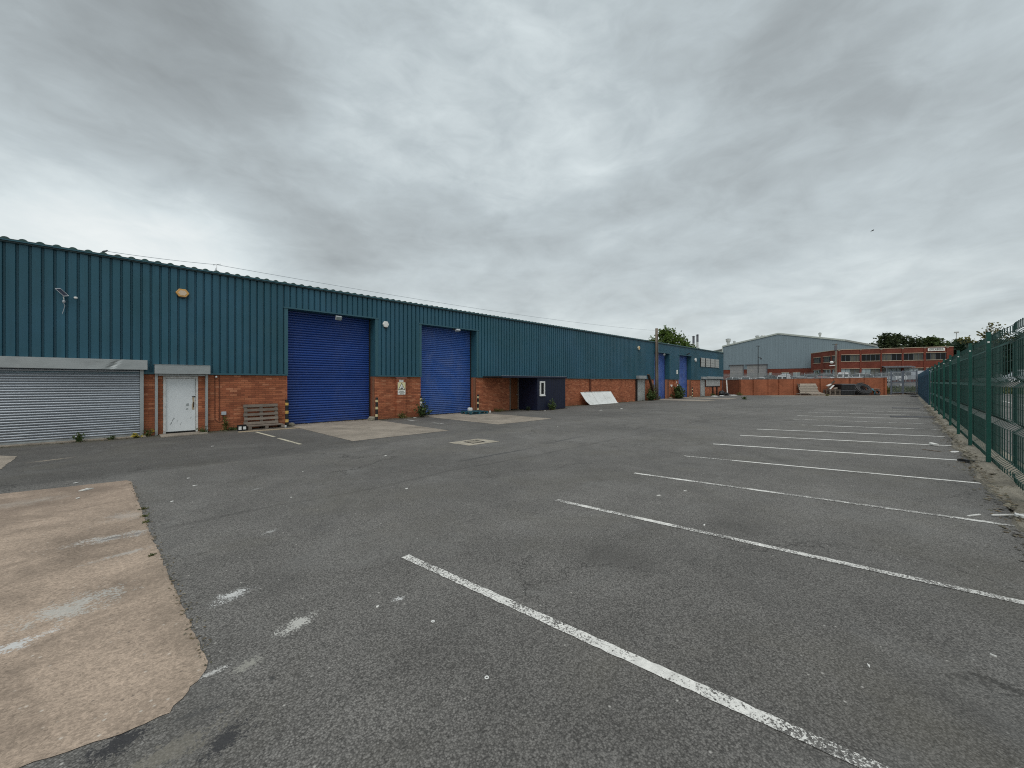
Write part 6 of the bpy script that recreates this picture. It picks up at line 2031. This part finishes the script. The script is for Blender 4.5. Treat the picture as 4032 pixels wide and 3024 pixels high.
# ================================================================== TREES
def tree(name, label, base, blobs, nleaf, size, mat, seed, trunk_r=0.3, group=None, cat='tree'):
    """blobs: list of (centre offset, radii); clumps of leaf faces are spread through each blob"""
    rnd = random.Random(seed)
    bx_, by_, bz_ = base
    t = thing(name, label, cat, base, group)
    tr = MB()
    zt = max(c[2] for c, r in blobs)
    top = Vector((bx_, by_, bz_ + zt * 0.75))
    tr.tube([Vector(base), Vector((bx_ + 0.1, by_, bz_ + zt * 0.35)), top], [trunk_r, trunk_r * 0.75, trunk_r * 0.35], 8)
    for c, r in blobs:
        e = Vector(base) + Vector(c)
        s = lerp(Vector(base), top, rnd.uniform(0.45, 0.85))
        tr.tube([s, (s + e) / 2 + Vector((0, 0, 0.3)), e], [trunk_r * 0.4, trunk_r * 0.28, trunk_r * 0.12], 6, cap=False)
    tr.build('trunk', 'bark', t)
    lf = MB()
    for c, r in blobs:
        e = Vector(base) + Vector(c)
        vol = r[0] * r[1] * r[2]
        ncl = max(10, int(26 * vol ** 0.5))
        for k in range(ncl):
            while True:
                q = Vector((rnd.uniform(-1, 1), rnd.uniform(-1, 1), rnd.uniform(-1, 1)))
                if 0.35 < q.length <= 1:
                    break
            q *= rnd.uniform(0.75, 1.30)
            cl_ = e + Vector((q.x * r[0], q.y * r[1], q.z * r[2]))
            cr = rnd.uniform(0.22, 0.75) * (min(r) ** 0.5)
            leaf_blob(lf, cl_, (cr, cr, cr * 0.75), max(4, int(nleaf / ncl / len(blobs))), size, rnd, 0.1)
    lf.build('crown', mat, t)
    return t


tree('tree', 'bright green tree rising behind the far end of the warehouse', (105.5, 45.5, 1.75),
     [((0, 0, 11.0), (3.0, 3.2, 2.6)), ((-0.5, 2.6, 9.6), (2.6, 2.8, 2.4)), ((0.5, -2.4, 10.0), (2.4, 2.4, 2.6)), ((0, 0.5, 12.6), (1.9, 2.0, 1.6)), ((0, 4.4, 9.2), (1.6, 1.7, 1.5)), ((0, -4.2, 8.6), (1.7, 1.8, 1.8))],
     5200, 0.6, 'leaf_bright', 41, 0.35)
tree('tree', 'small bright green treetop left of the chimney stacks', (109.5, 41.3, 1.75),
     [((0, 0, 9.0), (1.3, 1.4, 1.0)), ((0, 0.9, 8.2), (1.2, 1.3, 1.0)), ((0, -1.0, 8.2), (1.0, 1.2, 0.9))], 1800, 0.45, 'leaf_bright', 42, 0.2)
tree('tree', 'dark pointed tree, leftmost of those behind the office block', (158, 4.8, 1.75),
     [((0, 0, 9.5), (3, 2.6, 3)), ((0, 1.9, 9.0), (2.4, 2.0, 2.2)), ((0, -0.9, 12.2), (1.8, 1.5, 1.6)), ((0, 3.2, 8.4), (1.6, 1.2, 1.5)), ((0, -2.2, 10.5), (2.4, 2.0, 2.2))],
     3800, 0.6, 'leaf_dark', 43, 0.4, 'trees behind the office')
tree('tree', 'tall dark tree, second from the left behind the office block', (161, 0.3, 1.75),
     [((0, 0, 10.5), (3, 2.6, 2.8)), ((0, 1.4, 12.2), (1.7, 1.3, 1.4)), ((0, -2.0, 9.6), (2.6, 2.2, 2.6)), ((0, 2.4, 9.0), (2.2, 2.0, 2.6))],
     3400, 0.6, 'leaf_dark', 44, 0.4, 'trees behind the office')
tree('tree', 'rounded lighter green tree behind the office sign', (163, -4.6, 1.75),
     [((0, 0, 9.5), (3, 3.0, 2.8)), ((0, -2.6, 9.0), (2.6, 2.4, 2.4)), ((0, 2.0, 9.4), (2.4, 2.0, 2.6)), ((0, -0.5, 11.2), (1.8, 1.8, 1.3))],
     3800, 0.6, 'leaf_mid', 45, 0.4, 'trees behind the office')
tree('tree', 'open crowned tree right of the office sign', (150, -8.6, 1.75),
     [((0, 0, 8.3), (2.4, 2.2, 1.8)), ((0, -2.4, 8.0), (2.2, 2.0, 1.8)), ((0, -1.2, 9.6), (1.4, 1.6, 0.9)), ((0, 2, 7), (2.4, 2.2, 2.2))],
     2600, 0.55, 'leaf_mid', 46, 0.35, 'trees behind the office')
for k, (x, y, h_, w_) in enumerate(((124, -8.6, 8.6, 3.4), (126, -12.2, 9.2, 3.8), (124, -16.0, 9.6, 4.0), (120, -20.5, 10.0, 4.2), (117, -25.5, 10.0, 4.4), (116, -31.0, 9.5, 4.5))):
    tree('tree', ['dark hedge tree seen through the fence right of the office', 'dark hedge tree behind the tallest visible fence posts', 'dark hedge tree below the spindly treetop', 'dark hedge tree behind the nearest fence post', 'dark hedge tree at the right edge behind the mesh', 'dark hedge tree beyond the right edge of the mesh'][k], (x, y, 1.75),
         [((0, 0, h_ * 0.72), (2.6, w_ * 0.62, h_ * 0.22)), ((0, w_ * 0.4, h_ * 0.5), (2.6, w_ * 0.6, h_ * 0.28)), ((0, -w_ * 0.4, h_ * 0.5), (2.6, w_ * 0.6, h_ * 0.28)), ((-1.0, 0, h_ * 0.25), (2.4, w_ * 0.8, h_ * 0.25))],
         6500, 0.7, 'leaf_hedge', 50 + k, 0.35, 'hedge trees beyond the green fence')
tree('tree', 'spindly sparse treetop showing above the green fence', (118, -11.8, 1.75),
     [((0, 0, 10.3), (0.8, 1.0, 0.9)), ((0, 0.9, 9.2), (0.9, 1.1, 0.7)), ((0, -0.9, 9.3), (0.9, 1.1, 0.7)), ((0, 3.2, 8.2), (0.9, 1.3, 0.6)), ((0, 0, 8.2), (1.0, 2.0, 0.9))],
     520, 0.42, 'leaf_olive', 60, 0.12)
# climbing plant on the office ground floor
plant('bush', 'green shrub climbing the left corner of the office ground floor', (116.2, 14.4, 1.75), 2.6, 1.6, 40, 22, 0.35, 'leaf_mid', 70, cat='bush')
plant('bush', 'pale shrub beside the left gate leaf', (75.3, 1.9, 0.02), 0.9, 0.7, 30, 18, 0.18, 'leaf_olive', 71, cat='bush')

# ================================================================== LITTER OF LEAVES AND SILT
rnd = random.Random(77)
ll = MB()
for _ in range(5200):
    if rnd.random() < 0.6:
        x = rnd.uniform(-3, 34)
        if 4.9 < x < 8.5 or 10.9 < x < 14.5 or (18.0 < x < 20.7):
            y = 17.0 - abs(rnd.gauss(0, 0.05)) if not 18.0 < x < 20.7 else 15.58 - abs(rnd.gauss(0, 0.12))
            if not 18.0 < x < 20.7:
                y = 17.5 - abs(rnd.gauss(0, 0.1))
        else:
            y = 17.08 - abs(rnd.gauss(0, 0.16))
    else:
        x, y = rnd.uniform(6, 40), -0.98 + rnd.gauss(0, 0.10)
    if -1.0 < x < 0.8 and y > 16.85:
        y = 16.84 - abs(rnd.gauss(0, 0.1))
    L = rnd.uniform(0.012, 0.045)
    a = rnd.uniform(0, 6.28)
    z = 0.007 if y > 0 else (0.006 if y > -0.93 else 0.062)
    c_, s_ = math.cos(a) * L, math.sin(a) * L
    ll.add([(x - c_, y - s_, z), (x + s_ * 0.5, y - c_ * 0.5, z + rnd.uniform(0, 0.012)), (x + c_, y + s_, z + rnd.uniform(0, 0.01)), (x - s_ * 0.5, y + c_ * 0.5, z)], [(0, 1, 2, 3)])
for _ in range(450):
    y = rnd.uniform(3.0, 9.5)
    x = 0.425 - (y - 3.05) * 0.0255 + rnd.gauss(0, 0.025)
    L = rnd.uniform(0.004, 0.014)
    a = rnd.uniform(0, 6.28)
    c_, s_ = math.cos(a) * L, math.sin(a) * L
    ll.add([(x - c_, y - s_, 0.006), (x + s_ * 0.6, y - c_ * 0.6, 0.009), (x + c_, y + s_, 0.011), (x - s_ * 0.6, y + c_ * 0.6, 0.007)], [(0, 1, 2, 3)])
mat_leaf('leaf_litter', [(0.10, 0.075, 0.04), (0.16, 0.12, 0.07), (0.06, 0.06, 0.03), (0.22, 0.19, 0.14)], 0.0)
tag(stuff(ll.build('leaf_litter', 'leaf_litter')), 'dry leaves and grit gathered at the wall foot, slab edge and verge', 'leaf litter')
